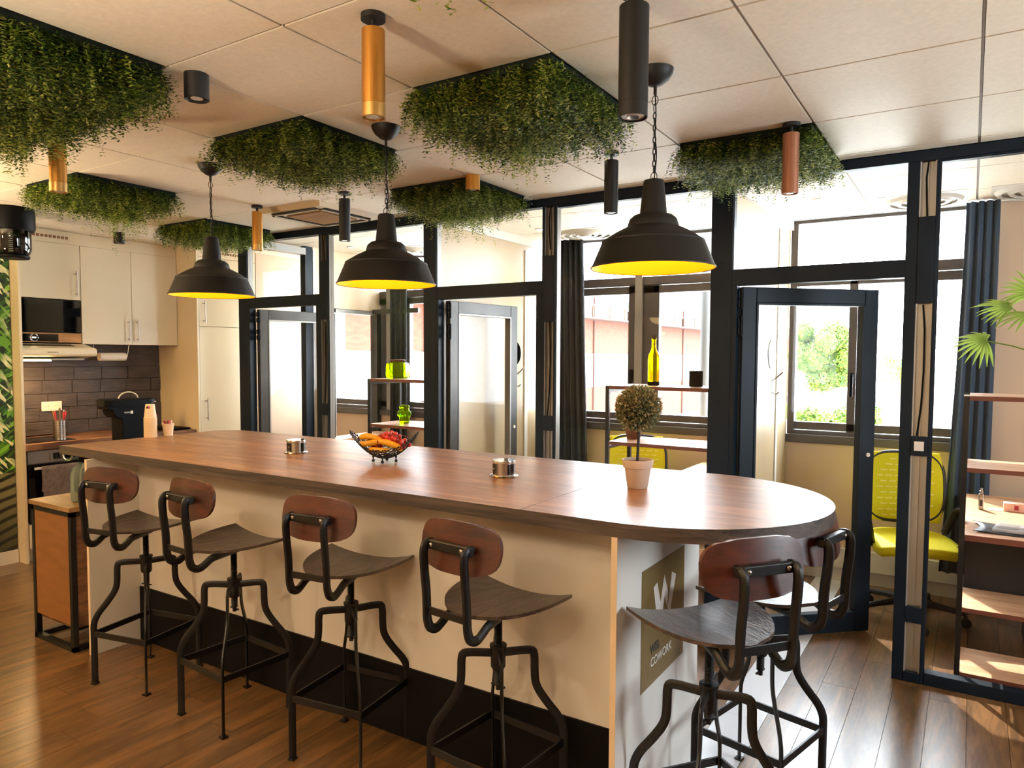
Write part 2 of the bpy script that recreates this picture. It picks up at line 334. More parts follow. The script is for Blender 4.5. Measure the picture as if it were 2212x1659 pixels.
def thing(name, label, cat, loc=(0, 0, 0), rz=0, group=None, local=False):
    o = bpy.data.objects.new(name, None); COL.objects.link(o); o.location = loc; o.rotation_euler = (0, 0, rz); o.empty_display_size = .1
    ORG[o.name] = Vector((0, 0, 0)) if local else Vector(loc); return tag(o, label, cat, group)
def solo(name, b, m, label, cat, group=None, **k):
    zs = min(v[2] for v in b.v); xs = [v[0] for v in b.v]; ys = [v[1] for v in b.v]
    return tag(mk(name, b, m, org=((min(xs)+max(xs))/2, (min(ys)+max(ys))/2, zs), **k), label, cat, group)
def struct(name, b, m, parent=None, **k):
    o = mk(name, b, m, parent, **k)
    if parent is None: o['kind'] = 'structure'
    return o
def srt(name):
    o = bpy.data.objects.new(name, None); COL.objects.link(o); o['kind'] = 'structure'; ORG[o.name] = Vector((0, 0, 0)); return o
def dup(root, loc, rz=None, label=None, group=None):
    r = root.copy(); COL.objects.link(r); r.location = loc; ORG[r.name] = Vector((0, 0, 0))
    if rz is not None: r.rotation_euler = (0, 0, rz)
    if label: r['label'] = label
    if group: r['group'] = group
    for ch in list(root.children):
        c = ch.copy(); COL.objects.link(c); c.parent = r
        for g in list(ch.children): d = g.copy(); COL.objects.link(d); d.parent = c
    return r
def share(src, parent, loc, name=None):
    o = src.copy(); COL.objects.link(o); o.parent = parent; o.location = loc; return o
def text(name, s, size, m, parent, loc, rot, ext=.0006, bold=True, sx=1):
    cu = bpy.data.curves.new(name, 'FONT'); cu.body = s; cu.size = size; cu.extrude = ext; cu.align_x = 'LEFT'
    if bold: cu.offset = size*.012
    o = bpy.data.objects.new(name, cu); COL.objects.link(o)
    dg = bpy.context.evaluated_depsgraph_get(); me = bpy.data.meshes.new_from_object(o.evaluated_get(dg)); bpy.data.objects.remove(o)
    o = bpy.data.objects.new(name, me); COL.objects.link(o); me.materials.clear(); me.materials.append(M[m])
    org = ORG.get(parent.name, Vector((0, 0, 0))); o.parent = parent; o.location = Vector(loc)-org; o.rotation_euler = rot; o.scale = (sx, 1, 1); ORG[o.name] = org
    return o
H = 2.613
YP = 4.02
# ================================================================ STRUCTURE
# ---- floor
fl = struct('floor', B().box(-6.7, 2.5, -3.3, 5.9, -.08, -.006), 'floor_base')
struct('floor_area', B().box(-6.7, 2.5, -3.3, .82, -.006, 0), 'floor_wood', fl)
PW = .155
def planks(x0, x1):
    n = round((x1-x0)/PW); wv = (x1-x0)/n
    for c in range(n):
        y = .82; first = .35+random.random()*.85
        while y < 5.62:
            ln = first if y < .83 else 1.22; ye = min(y+ln, 5.62)
            if 5.62-ye < .2: ye = 5.62
            a = x0+c*wv
            if a > -6.2 or True:
                b = B().box(-wv/2+.0009, wv/2-.0009, .0009, ye-y-.0009, -.006, 0)
                o = mk('floor_plank', b, 'floor_wood', fl); o.location = (a+wv/2, y, 0); o['kind'] = 'structure'
            y = ye
planks(-6.185, -.915); planks(-.725, 1.1)
struct('floor_area', B().box(1.1, 2.5, .82, 5.62, -.006, 0), 'floor_wood', fl)
for k in range(4): struct('pale_floor_tile', B().box(-.914, -.726, .82+k*1.2+.001, .82+(k+1)*1.2-.001, -.006, .0005), 'marble', fl)
# ---- ceiling
ce = struct('ceiling', B().box(-6.7, 2.5, -3.3, 5.9, H+.012, H+.05), 'void')
struct('ceiling_area', B().box(-6.7, 2.5, -3.3, .31, H, H+.012), 'tile', ce)
GX, GY = -2.4, 1.52
greens = {(1, 1): 0, (-1, 1): 1, (-4, 1): 2, (-1, 3): 3, (-5, 3): 4, (2, 3): 5, (-1, -1): 6, (-2, -1): 6, (2, -1): 7}
diffs = {(3, 6): (-.29, 5.3), (4, 6): (.31, 5.3), (-1, 6): (-2.68, 5.33), (-4, 6): (-4.5, 5.35)}
XL = -6.6
for i in range(-7, 8):
    for j in range(-2, 7):
        x0, x1, y0, y1 = GX+.6*i, GX+.6*i+.6, GY+.6*j, GY+.6*j+.6
        if (i, j) in greens or (i, j) == (-3, 3): continue
        segs = [(y0, y1)]
        if j == 4 and x0 > -5.5: segs = [(y0, YP), (YP+.065, y1)]
        if j == 6: segs = [(y0, 5.6)]
        for a, b_ in segs:
            xa, xb = max(x0, XL), min(x1, 1.2)
            if xb-xa < .05 or b_-a < .05: continue
            g = .005
            o = mk('ceiling_tile', B().box(xa+g, xb-g, a+g, b_-g, H-.003, H+.010), 'tile', ce, bevel=0); o['kind'] = 'structure'
b = B()
for i in range(-7, 8):
    x = GX+.6*i; 
    if XL < x < 1.2: b.box(x-.0035, x+.0035, .3, 5.6, H+.001, H+.012)
for j in range(-2, 7):
    y = GY+.6*j; b.box(XL, 1.2, y-.0035, y+.0035, H+.0015, H+.012)
struct('ceiling_grid', b, 'grid', ce)
# ---- outer walls
struct('wall_left', B().box(-6.75, -6.19, -3.3, 2.6, 0, H), 'wall')
struct('wall_kitchen', B().box(-6.75, -6.62, 2.6, 4.7, 0, H), 'wall_back')
struct('wall_corridor', B().box(-6.75, -6.0, 4.7, 5.9, 0, H), 'wall_back')
wr = struct('wall_right', B().box(2.4, 2.5, -3.3, 2.55, 0, H).box(2.4, 2.5, 3.75, 5.9, 0, H).box(2.4, 2.5, 2.55, 3.75, 0, 1.0).box(2.4, 2.5, 2.55, 3.75, 2.25, H), 'slats')
struct('window_4', B().box(2.42, 2.48, 2.55, 2.6, 1.0, 2.25).box(2.42, 2.48, 3.7, 3.75, 1.0, 2.25).box(2.42, 2.48, 2.6, 3.7, 1.0, 1.05).box(2.42, 2.48, 2.6, 3.7, 2.2, 2.25), 'win_frame')  # unseen opening added to bring cool side light onto the counter end
struct('wall_front', B().box(-6.75, 2.5, -3.4, -3.3, 0, H), 'wall')
# ---- back wall below and beside the windows
bw = struct('wall_back', B().box(-6.0, 2.4, 5.62, 5.8, 0, .985), 'wall_back')
struct('wall_back_side', B().box(.13, 2.4, 5.62, 5.8, .985, H), 'wall_back', bw)
struct('baseboard_back', B().box(-6.0, 2.4, 5.605, 5.62, 0, .09), 'white_board', bw)
# cable trunking in the right-hand office
struct('trunking', B().box(-1.14, .3, 5.575, 5.62, .1, .24), 'white_board', bw)
def divider(n, x0, x1):
    d = struct('wall_divider_%d' % n, B().box(x0, x1, YP+.065, 5.62, 0, H-.004), 'wall_cool')
    struct('joint_profile', B().box(x1, x1+.008, 5.235, 5.285, 0, 2.5), 'seam', d)
    struct('cornice', B().box(x1, x1+.02, YP+.065, 5.62, 2.54, H-.004), 'seam', d)
    struct('baseboard', B().box(x1, x1+.012, YP+.065, 5.62, 0, .08), 'seam', d)
divider(1, -3.31, -3.215); divider(2, -1.245, -1.15)
# ---- glazed side screen of the first office
ss = struct('wall_side_screen', B().box(-5.28, -5.22, 4.72, 4.95, 0, H-.004), 'wall')
struct('upper_panel', B().box(-5.28, -5.22, 4.95, 5.62, 2.06, H-.004), 'wall', ss)
struct('frame_post', B().box(-5.28, -5.215, 4.63, 4.72, 0, H-.004), 'black', ss)
struct('frame_post', B().box(-5.285, -5.21, 4.72, 4.74, 0, 2.58), 'alu_light', ss)
struct('top_rail', B().box(-5.29, -5.205, YP+.065, 4.63, 2.53, 2.59), 'alu', ss)
struct('top_rail', B().box(-5.29, -5.20, 4.95, 5.60, 2.02, 2.055), 'alu', ss)
struct('frame_post', B().box(-5.29, -5.20, 4.95, 4.99, 0, 2.055), 'alu_light', ss)
struct('frame_post', B().box(-5.29, -5.20, 5.56, 5.62, 0, 2.055), 'grey_frame', ss)
struct('glass_pane', B().box(-5.253, -5.247, YP+.065, 4.63, .06, 2.53), 'glass', ss)
struct('glass_pane', B().box(-5.253, -5.247, 4.99, 5.56, .06, 2.02), 'glass', ss)
struct('bottom_rail', B().box(-5.29, -5.205, YP+.065, 5.62, 0, .06), 'black', ss)
# ---- the black glazed partition
pt = srt('wall_partition')
def pp(name, x0, x1, z0, z1, m='black', y0=YP, y1=YP+.065, bv=.002): return struct(name, B().box(x0, x1, y0, y1, z0, z1), m, pt, bevel=bv)
ZB = 2.558
pp('top_beam', -5.36, 2.4, ZB, H-.004)
P = [(-5.365, -5.25), (-4.372, -4.273), (-3.312, -3.2), (-2.338, -2.238), (-1.247, -1.128), (-.288, -.151)]
for k, (a, b_) in enumerate(P):
    if k % 2 == 0:
        pp('post', a, b_, 0, ZB)
        struct('post_side', B().box(b_, b_+.004, YP+.012, YP+.060, 0, ZB), 'alu' if k < 4 else 'black', pt)
    else:
        # hollow post: two uprights with an open cable channel between
        ca = a+.016 if k < 5 else -.236; cb = b_-.016 if k < 5 else -.166
        pp('post', a, ca, 0, ZB); pp('post', cb, b_, 0, ZB)
        struct('post_back', B().box(ca, cb, YP+.05, YP+.065, 0, ZB), 'black', pt)
        struct('cable_channel', B().box(ca, cb, YP+.028, YP+.05, .04, 2.556).box(ca, ca+.006, YP+.006, YP+.028, .04, 2.556).box(cb-.006, cb, YP+.006, YP+.028, .04, 2.556).box((ca+cb)/2-.003, (ca+cb)/2+.003, YP+.018, YP+.028, .04, 2.556), 'alu_light' if k == 5 else 'alu', pt)
        struct('post_side', B().box(b_, b_+.004, YP+.012, YP+.060, 0, ZB), 'alu' if k < 5 else 'black', pt)
        top = {1: 2.343, 3: 2.249, 5: 2.292}[k]; bt = {1: 1.89, 3: 1.83, 5: 1.876}[k]
        pp('channel_cover', ca, cb, bt, top, y0=YP-.002, y1=YP+.02)
        pp('channel_clip', ca, cb, 1.133, 1.228, y0=YP-.002, y1=YP+.02)
        if k == 5:
            struct('switch_plate', B().box(ca+.014, cb-.014, YP-.006, YP-.002, 1.158, 1.204), 'white', pt)
            pp('channel_clip', ca, cb, .30, .38, y0=YP-.002, y1=YP+.02)
        pp('channel_clip', ca, cb, 0, .05, y0=YP-.002, y1=YP+.02)
        cx = (ca+cb)/2
        struct('cable', B().tube([(cx+.0, YP+.02, 2.556), (cx-.008, YP+.016, 2.48), (cx-.004, YP+.014, 2.38), (cx, YP+.018, 2.29)], .004, 6), 'blackplastic', pt, smooth=True)
        struct('cable', B().tube([(cx-.004, YP+.018, 1.87), (cx+.006, YP+.010, 1.75), (cx+.008, YP+.010, 1.55), (cx+.002, YP+.012, 1.38), (cx-.012, YP+.018, 1.23)], .004, 6), 'blackplastic', pt, smooth=True)
for a, b_ in ((-5.25, -4.372), (-3.2, -2.338), (-1.128, -.288)):
    pp('transom', a, b_, 2.005, 2.092)
    struct('glass_pane', B().box(a, b_, YP+.03, YP+.036, 2.092, ZB), 'glass', pt)
for a, b_ in ((-5.25, -5.222), (-4.41, -4.372), (-3.2, -3.178), (-2.381, -2.338), (-1.128, -1.10)):
    pp('door_jamb', a, b_, 0, 2.005)
for a, b_ in ((-4.269, -3.312), (-2.234, -1.247), (-.147, 2.4)):
    pp('bottom_rail', a, b_, 0, .06)
    struct('glass_pane', B().box(a, b_, YP+.03, YP+.036, .06, ZB), 'glass', pt)
    struct('bead', B().box(a, b_, YP+.012, YP+.054, ZB-.012, ZB), 'black', pt)
# ---- doors
def door(n, hx, hy, wd, ang, m, lock=True):
    d = bpy.data.objects.new('door_%d' % n, None); COL.objects.link(d); d['kind'] = 'structure'; ORG[d.name] = Vector((0, 0, 0))
    d.location = (hx, hy, 0); d.rotation_euler = (0, 0, ang)
    z0, z1, s, t = .01, 2.0, .085, .045
    def q(name, b, mm=m, **k): return struct(name, b, mm, d, **k)
    q('door_leaf', B().box(0, s, -t/2, t/2, z0, z1).box(wd-s, wd, -t/2, t/2, z0, z1).box(s, wd-s, -t/2, t/2, z1-s, z1).box(s, wd-s, -t/2, t/2, z0, z0+.12), bevel=.004)
    q('glazing_bead', B().box(s, s+.012, -t/2-.004, t/2+.004, z0+.12, z1-s).box(wd-s-.012, wd-s, -t/2-.004, t/2+.004, z0+.12, z1-s).box(s, wd-s, -t/2-.004, t/2+.004, z1-s-.012, z1-s), 'alu' if n < 3 else m)
    q('glass_pane', B().box(s, wd-s, -.003, .003, z0+.12, z1-s), 'glass')
    for z in (1.93, 1.78, .35):
        q('hinge', B().box(-.03, .0, -t/2-.012, -t/2+.004, z-.045, z-.005).box(-.03, .0, -t/2-.012, -t/2+.004, z+.005, z+.045).cyl((-.012, -t/2-.012, z-.055), .008, .11, 10), 'blackplastic')
    q('lock_cylinder', B().cyl((wd-s/2, -t/2-.008, 1.05), .012, t+.016, 14, 'y'), 'white', smooth=True)
    return d
door(1, -5.205, 4.095, .80, math.radians(84), 'grey_frame')
door(2, -3.155, 4.10, .775, math.radians(84), 'grey_frame')
door(3, -1.095, 4.085, .838, math.radians(42), 'black')
# ---- outside windows (frames at the facade)
def window(n, x0, x1, mulls, handle=None):
    wd = srt('window_%d' % n); y0, y1 = 5.63, 5.70
    def q(name, a, b_, c, e, m='win_frame', ya=y0, yb=y1): return struct(name, B().box(a, b_, ya, yb, c, e), m, wd, bevel=.003)
    q('sill_board', x0, x1, .985, 1.045, 'win_frame', y0-.04, y1)
    q('frame_rail', x0, x1, 1.045, 1.072); q('sash_rail', x0, x1, 1.078, 1.135, ya=y0+.012)
    q('transom_rail', x0, x1, 2.20, 2.268); q('sash_rail', x0, x1, 2.132, 2.194, ya=y0+.012)
    q('head_rail', x0, x1, 2.585, H-.004)
    q('frame_jamb', x0, x0+.05, 1.07, 2.585); q('frame_jamb', x1-.05, x1, 1.07, 2.585)
    for kind, a, b_ in mulls:
        if kind == 'c': q('column', a, b_, 1.045, 2.585, 'alu', y0-.02, y1)
        else: q('sash_stile', a, b_, 1.072, 2.20, ya=y0+.012)
    struct('glass_pane', B().box(x0, x1, y0+.04, y0+.046, 1.13, 2.585), 'glass', wd)
    if handle:
        hx = handle; struct('window_handle', B().box(hx-.015, hx+.015, y0-.012, y0+.012, 1.42, 1.50).box(hx-.01, hx+.01, y0-.03, y0-.012, 1.33, 1.49), 'blackplastic', wd, bevel=.003)
window(1, -6.0, -3.31, [('s', -5.24, -5.13), ('c', -5.12, -4.98), ('s', -4.98, -4.83), ('s', -4.15, -4.05)])
window(2, -3.215, -1.245, [('s', -2.44, -2.372), ('c', -2.372, -2.31), ('s', -2.31, -2.17)], -2.405)
window(3, -1.15, .13, [('s', -.745, -.69), ('s', .0, .06)], -.715)
struct('trim_1', B().box(-5.2, -4.6, 5.50, 5.53, 2.03, 2.075), 'grey_frame')
# ---- air diffusers, downlights, cassette
for n, ((i, j), (cx, cy_)) in enumerate(diffs.items()):
    d = thing('ceiling_diffuser', ['white round ceiling air diffuser above the right office, behind the hollow post', 'white round ceiling air diffuser nearest the right edge of the photo', 'white round ceiling air diffuser in the middle office by the dark curtain', 'white round ceiling air diffuser in the left office'][n], 'vent', (cx, cy_, H), group='round air diffusers in the office ceilings')
    mk('diffuser_plate', B().box(cx-.24, cx+.24, cy_-.225, cy_+.26, H-.006, H-.002), 'seam', d)
    for q, r in enumerate((.19, .125, .065)):
        mk('diffuser_ring', B().lathe([(r, H-.022), (r+.02, H-.026), (r+.036, H-.006), (r+.028, H-.006), (r+.016, H-.019), (r, H-.015)], 36, (cx, cy_, 0), False, False), 'seam', d, smooth=True)
    mk('diffuser_centre', B().lathe([(.035, H-.03), (.045, H-.006)], 24, (cx, cy_, 0)), 'white', d, smooth=True)
for n, (x, y) in enumerate([(-.838, 4.928), (-2.902, 4.965), (-4.887, 4.897)]):
    d = thing('recessed_downlight', 'small lit round downlight in the %s office ceiling' % ['right', 'middle', 'left'][n], 'lamp', (x, y, H), group='lit downlights in the office ceilings')
    mk('trim_ring', B().lathe([(.03, H-.010), (.045, H-.008), (.05, H-.003)], 24, (x, y, 0), False, False), 'white', d, smooth=True)
    mk('lens', B().cyl((x, y, H-.009), .031, .004, 20), 'down', d)
    l = bpy.data.lights.new('downlight', 'SPOT'); l.energy = 3; l.color = (1, .86, .66); l.spot_size = 2.2; l.spot_blend = .8; l.shadow_soft_size = .03
    lo = bpy.data.objects.new('downlight', l); COL.objects.link(lo); lo.location = (x, y, H-.02)
ax0, ax1, ay0, ay1 = -4.215, -3.585, 3.305, 3.935
ac = thing('ceiling_air_conditioner', 'square cream ceiling cassette air conditioner with dark outlet slots and mesh grille', 'air conditioner', ((ax0+ax1)/2, (ay0+ay1)/2, H))
b = B().box(ax0, ax1, ay0, ay1, H-.004, H+.03); mk('housing', b, 'cab', ac)
b = B(); cxm, cym = (ax0+ax1)/2, (ay0+ay1)/2
b.lathe([(.44, H-.004), (.40, H-.03), (.33, H-.034)], 4, (0, 0, 0), False, True); 
b2 = B(); 
for x, y, z in b.v: a = PI/4; b2.v.append((cxm+x*math.cos(a)-y*math.sin(a), cym+x*math.sin(a)+y*math.cos(a), z))
b2.f = b.f; mk('face_panel', b2, 'cab', ac)
mk('return_grille', B().box(cxm-.17, cxm+.17, cym-.17, cym+.17, H-.040, H-.034), 'ply', ac)
b = B()
for k in range(22): q = cxm-.165+k*.0157; b.box(q, q+.004, cym-.17, cym+.17, H-.043, H-.040)
for k in range(10): q = cym-.165+k*.036; b.box(cxm-.17, cxm+.17, q, q+.004, H-.043, H-.040)
mk('grille_mesh', b, mat('tan_mesh', '#b38c5c', .6), ac)
for sx, sy2, ww, hh in ((0, -.232, .215, .030), (0, .232, .215, .030), (-.232, 0, .030, .215), (.232, 0, .030, .215)):
    s = mk('outlet_slot', B().box(cxm+sx-ww, cxm+sx+ww, cym+sy2-hh, cym+sy2+hh, H-.040, H-.030), 'void', ac)
    mk('louvre', B().box(cxm+sx-ww*(1 if ww > hh else .12), cxm+sx+ww*(1 if ww > hh else .12), cym+sy2-hh*(.12 if ww > hh else 1), cym+sy2+hh*(.12 if ww > hh else 1), H-.045, H-.040), 'cab', s)

# ================================================================ ISLAND
ZT = 1.10
isl = thing('bar_counter', 'long bar counter with brown wood top, rounded right end, cream front and black plinth', 'counter', (-2.6, 2.5, 0))
def outline(off=0):
    y0, y1, x0, cx, r = 2.03+off, 3.13-off, -4.285+off, -.92, .55-off; p = [(x0, y0)]
    for k in range(33): a = -PI/2+PI*k/32; p.append((cx+(r+.0)*math.cos(a), 2.58+r*math.sin(a)))
    rc = .16
    for k in range(9): a = PI/2+PI/2*k/8; p.append((x0+rc+rc*math.cos(a), y1-rc+rc*math.sin(a)))
    return p
ol = outline(); n = len(ol)
mk('countertop', B().add([(x, y, ZT) for x, y in outline(.001)], [tuple(range(n))]), 'counter', isl)
b = B().add([(x, y, ZT-.0008) for x, y in ol]+[(x, y, ZT-.046) for x, y in ol], [(i, n+i, n+(i+1) % n, (i+1) % n) for i in range(n)]+[tuple(range(n, 2*n))[::-1]])
b.add([(x, y, ZT-.001) for x, y in outline(.0005)], [tuple(range(n))])
mk('countertop_edge', b, 'counter_edge', isl, smooth=True)
mk('top_joint', B().box(-1.262, -1.259, 2.032, 3.128, ZT, ZT+.0004), 'counter_edge', isl)
ZU = ZT-.046
mk('front_panel', B().box(-3.925, -2.5005, 2.27, 2.29, .305, ZU).box(-2.4995, -.925, 2.27, 2.29, .305, ZU), 'white_board', isl)
mk('plinth', B().box(-3.925, -.925, 2.26, 2.29, 0, .305), 'kick', isl)
mk('back_panel', B().box(-3.925, -.925, 2.815, 2.835, 0, ZU), 'white_board', isl)
e1 = mk('end_panel', B().box(-3.945, -3.925, 1.992, 2.835, 0, ZU), 'white_board', isl)
e1['label'] = 'left end panel of the counter, cream board standing on the floor'
mk('edge_band', B().box(-3.945, -3.925, 1.990, 1.992, 0, ZU), 'cream_edge', e1)
e2 = mk('end_panel', B().box(-.925, -.905, 2.032, 2.835, 0, ZU), 'white_board', isl)
e2['label'] = 'right end panel of the counter carrying the gold sign'
mk('edge_band', B().box(-.925, -.905, 2.030, 2.032, 0, ZU), 'cream_edge', e2)
# logo sign printed on a thin plate on the end panel
sg = thing('logo_sign', 'square gold-brown sign with white W logo on the counter end panel', 'sign', (-.9025, 2.44, .475))
mk('sign_plate', B().box(-.9045, -.903, 2.232, 2.652, .475, .895), 'sign', sg)
W1 = [(2.333,.826),(2.369,.824),(2.404,.760),(2.436,.827),(2.479,.754),(2.470,.713),(2.441,.758),(2.410,.66),(2.390,.63),(2.380,.66)]
W1 = [(2.333,.815),(2.367,.826),(2.402,.745),(2.436,.835),(2.479,.757),(2.469,.711),(2.442,.757),(2.408,.652),(2.382,.652)]
W2 = [(2.515,.826),(2.557,.806),(2.502,.686),(2.472,.702)]
fx = lambda a, c, t: (-.903+t, a, c)
mk('logo_letter', B().prism(W1[::-1], .0012, fx), 'print_white', sg)
mk('logo_letter', B().prism(W2, .0012, fx), 'print_white', sg)
text('sign_text', 'WEL', .044, 'print_navy', sg, (-.9025, 2.312, .585), (PI/2, 0, PI/2))
text('sign_text', 'COWORK', .044, 'print_white', sg, (-.9025, 2.315, .538), (PI/2, 0, PI/2))
# hook under the left corner
solo('hook', B().tube([(-4.255+.09*math.cos(a)*.5+.045, 2.035, 1.052-.03*math.sin(a)) for a in [PI*k/10 for k in range(11)]], .005, 8), 'chrome', 'small curved metal hook under the left corner of the counter', 'hook', smooth=True)
#@@NEXT@@
# ================================================================ BAR STOOLS (six)
def arc(c, r, a0, a1, n=6): return [(c[0]+r*math.cos(a0+(a1-a0)*k/n), c[1]+r*math.sin(a0+(a1-a0)*k/n)) for k in range(n+1)]
def smooth_path(p, it=2):
    for _ in range(it):
        q = [p[0]]
        for a, b_ in zip(p, p[1:]): q += [tuple(x*.75+y*.25 for x, y in zip(a, b_)), tuple(x*.25+y*.75 for x, y in zip(a, b_))]
        p = q+[p[-1]]
    return p
def bar_stool():
    t = thing('bar_stool', 'bar stool', 'stool', local=True, group='industrial swivel bar stools around the counter')
    zs = .775
    # saddle seat: wide upturned front corners, rounded narrower rear
    def sf(top):
        def f(u, v):
            tt = v; y = -.190+.335*tt
            wmax = .10+.115*math.sin(PI/2*min(1, tt*1.12))**.8 if tt > .0 else .10
            wmax = .210*(1-(1-tt)**2.6)**.5 if tt > 0 else 0
            wmax = max(wmax, .03)
            s = (u*2-1); x = wmax*s
            z = zs+.020*(abs(x)/.21)**2.2*(.3+.7*tt)-.014*tt*(1-abs(s)**2)
            y2 = y+.012*(1-abs(s)**2)*(1 if tt > .5 else -1)*abs(tt-.5)*2
            return (x, y2, z-(0 if top else .012))
        return f
    b = B(); b.grid(20, 14, sf(True)); nb = len(b.v); b.grid(20, 14, lambda u, v: sf(False)(1-u, v))
    m_ = 21; idx = [i for i in range(m_)]+[j*m_+20 for j in range(1, 15)]+[14*m_+i for i in range(19, -1, -1)]+[j*m_ for j in range(13, 0, -1)]
    mir = lambda i: nb+(i//m_)*m_+(20-i % m_)
    for a, c in zip(idx, idx[1:]+idx[:1]): b.f.append((a, mir(a), mir(c), c))
    mk('seat', b, 'seat_wood', t, smooth=True)
    # curved pill-shaped backrest
    def bf(off):
        def f(u, v):
            x = (u*2-1); zz = math.sin(PI/2*(v*2-1))
            hw = .172; hh = .083
            # superellipse outline
            zz2 = zz; lim = max(0, 1-abs(zz2)**2.6)**.5
            edge = .60+.40*lim
            xx = x*hw*edge; z = 1.0+zz*hh*(1-.10*abs(x)**4)
            y = -.222+.030*(xx/hw)**2+.012*zz+off
            return (xx, y, z)
        return f
    b = B(); b.grid(18, 12, bf(.006)); nb = len(b.v); b.grid(18, 12, lambda u, v: bf(-.006)(1-u, v)); m_ = 19
    idx = list(range(m_))+[j*m_+18 for j in range(1, 13)]+[12*m_+i for i in range(17, -1, -1)]+[j*m_ for j in range(11, 0, -1)]
    mir = lambda i: nb+(i//m_)*m_+(18-i % m_)
    b.f = [tuple(reversed(f)) for f in b.f]
    for a, c in zip(idx, idx[1:]+idx[:1]): b.f.append((a, c, mir(c), mir(a)))
    bk = mk('backrest', b, 'back_wood', t, smooth=True, bevel=.004)
    for sx in (-1, 1):
        x = sx*.088
        p = [(x, -.238, 1.006), (x, -.256, 1.010), (x, -.270, 1.002), (x, -.274, .975), (x, -.270, .92), (x, -.262, .86), (x, -.259, .80), (x, -.258, .755), (x, -.246, .722), (x, -.215, .710), (x, -.185, .726), (x, -.16, .744), (x*.95, -.12, .748), (x*.75, -.06, .748), (x*.5, .0, .748)]
        a = mk('back_post', B().tube(smooth_path(p, 2), .012, 8, flat=(.0125, .0165, (1, 0, 0))), 'black_metal', t, smooth=True)
        mk('bolt', B().sphere((x*.75, -.264, 1.005), .008, 10, 6, (1, .5, 1)), 'steel', a, smooth=True)
    mk('back_bracket', B().box(-.10, .10, -.262, -.240, .990, 1.020), 'black_metal', t, bevel=.003)
    mk('cross_strap', B().box(-.095, .095, -.262, -.256, .775, .800), 'black_metal', t, bevel=.001)
    # threaded column
    prof = []
    z = .47
    while z < .745: prof += [(.0115, z), (.015, z+.0035)]; z += .007
    mk('screw_column', B().lathe(prof, 12).cyl((0, 0, .452), .009, .03, 10).box(-.03, .03, -.003, .003, .462, .468), 'black_metal', t, smooth=True)
    mk('seat_plate', B().box(-.055, .055, -.055, .055, .744, .7535), 'black_metal', t)
    mk('hub', B().lathe([(.020, .525), (.026, .535), (.026, .60), (.030, .603), (.030, .612), (.018, .614)], 16), 'black_metal', t, smooth=True)
    for k in range(4):
        a = PI/4+k*PI/2; c, s = math.cos(a), math.sin(a); rr = .165*math.sqrt(2)
        q = [(.02, .583), (.115, .590), (.128, .578), (.128, .50), (.135, .455), (.175, .395), (.215, .345), (rr, .30), (rr, .26), (rr, .0)]
        q = smooth_path(q, 2)
        mk('leg', B().tube([(c*r, s*r, z) for r, z in q], .01, 8, flat=(.0062, .0155, (-s, c, 0))).box(c*rr-.014, c*rr+.014, s*rr-.014, s*rr+.014, 0, .008), 'black_metal', t, smooth=True)
    mk('foot_ring', B().box(-.165, .165, -.169, -.161, .235, .262).box(-.165, .165, .161, .169, .235, .262).box(-.169, -.161, -.165, .165, .235, .262).box(.161, .169, -.165, .165, .235, .262), 'black_metal', t)
    return t
proto = bar_stool()
stools = [((-3.446, 2.021), 12, 'bar stool with brown curved backrest at the far left end, beside the sideboard'),
          ((-2.765, 2.026), -4, 'second bar stool from the left along the counter front, brown backrest'),
          ((-2.098, 2.083), 8, 'bar stool in the middle of the counter front, below the fruit bowl'),
          ((-1.358, 2.05), -6, 'fourth bar stool from the left, left of the end panel edge'),
          ((-.648, 2.151), 52, 'nearest bar stool, in front of the gold sign with pale grained seat showing'),
          ((-.615, 2.665), 76, 'bar stool behind the nearest one, tucked under the rounded counter end')]
first = True
for (x, y), a, lab in stools:
    o = proto if first else dup(proto, (x, y, 0)); first = False
    o.location = (x, y, 0); o.rotation_euler = (0, 0, math.radians(a)); o['label'] = lab
for root, dz in (('bar_stool.004', .034), ('bar_stool.001', .008)):      # seats screwed higher or lower
    for ch in bpy.data.objects[root].children:
        if ch.name.split('.')[0] in ('seat', 'backrest', 'back_post', 'back_bracket', 'cross_strap', 'seat_plate', 'bolt', 'screw_column'): ch.location.z += dz

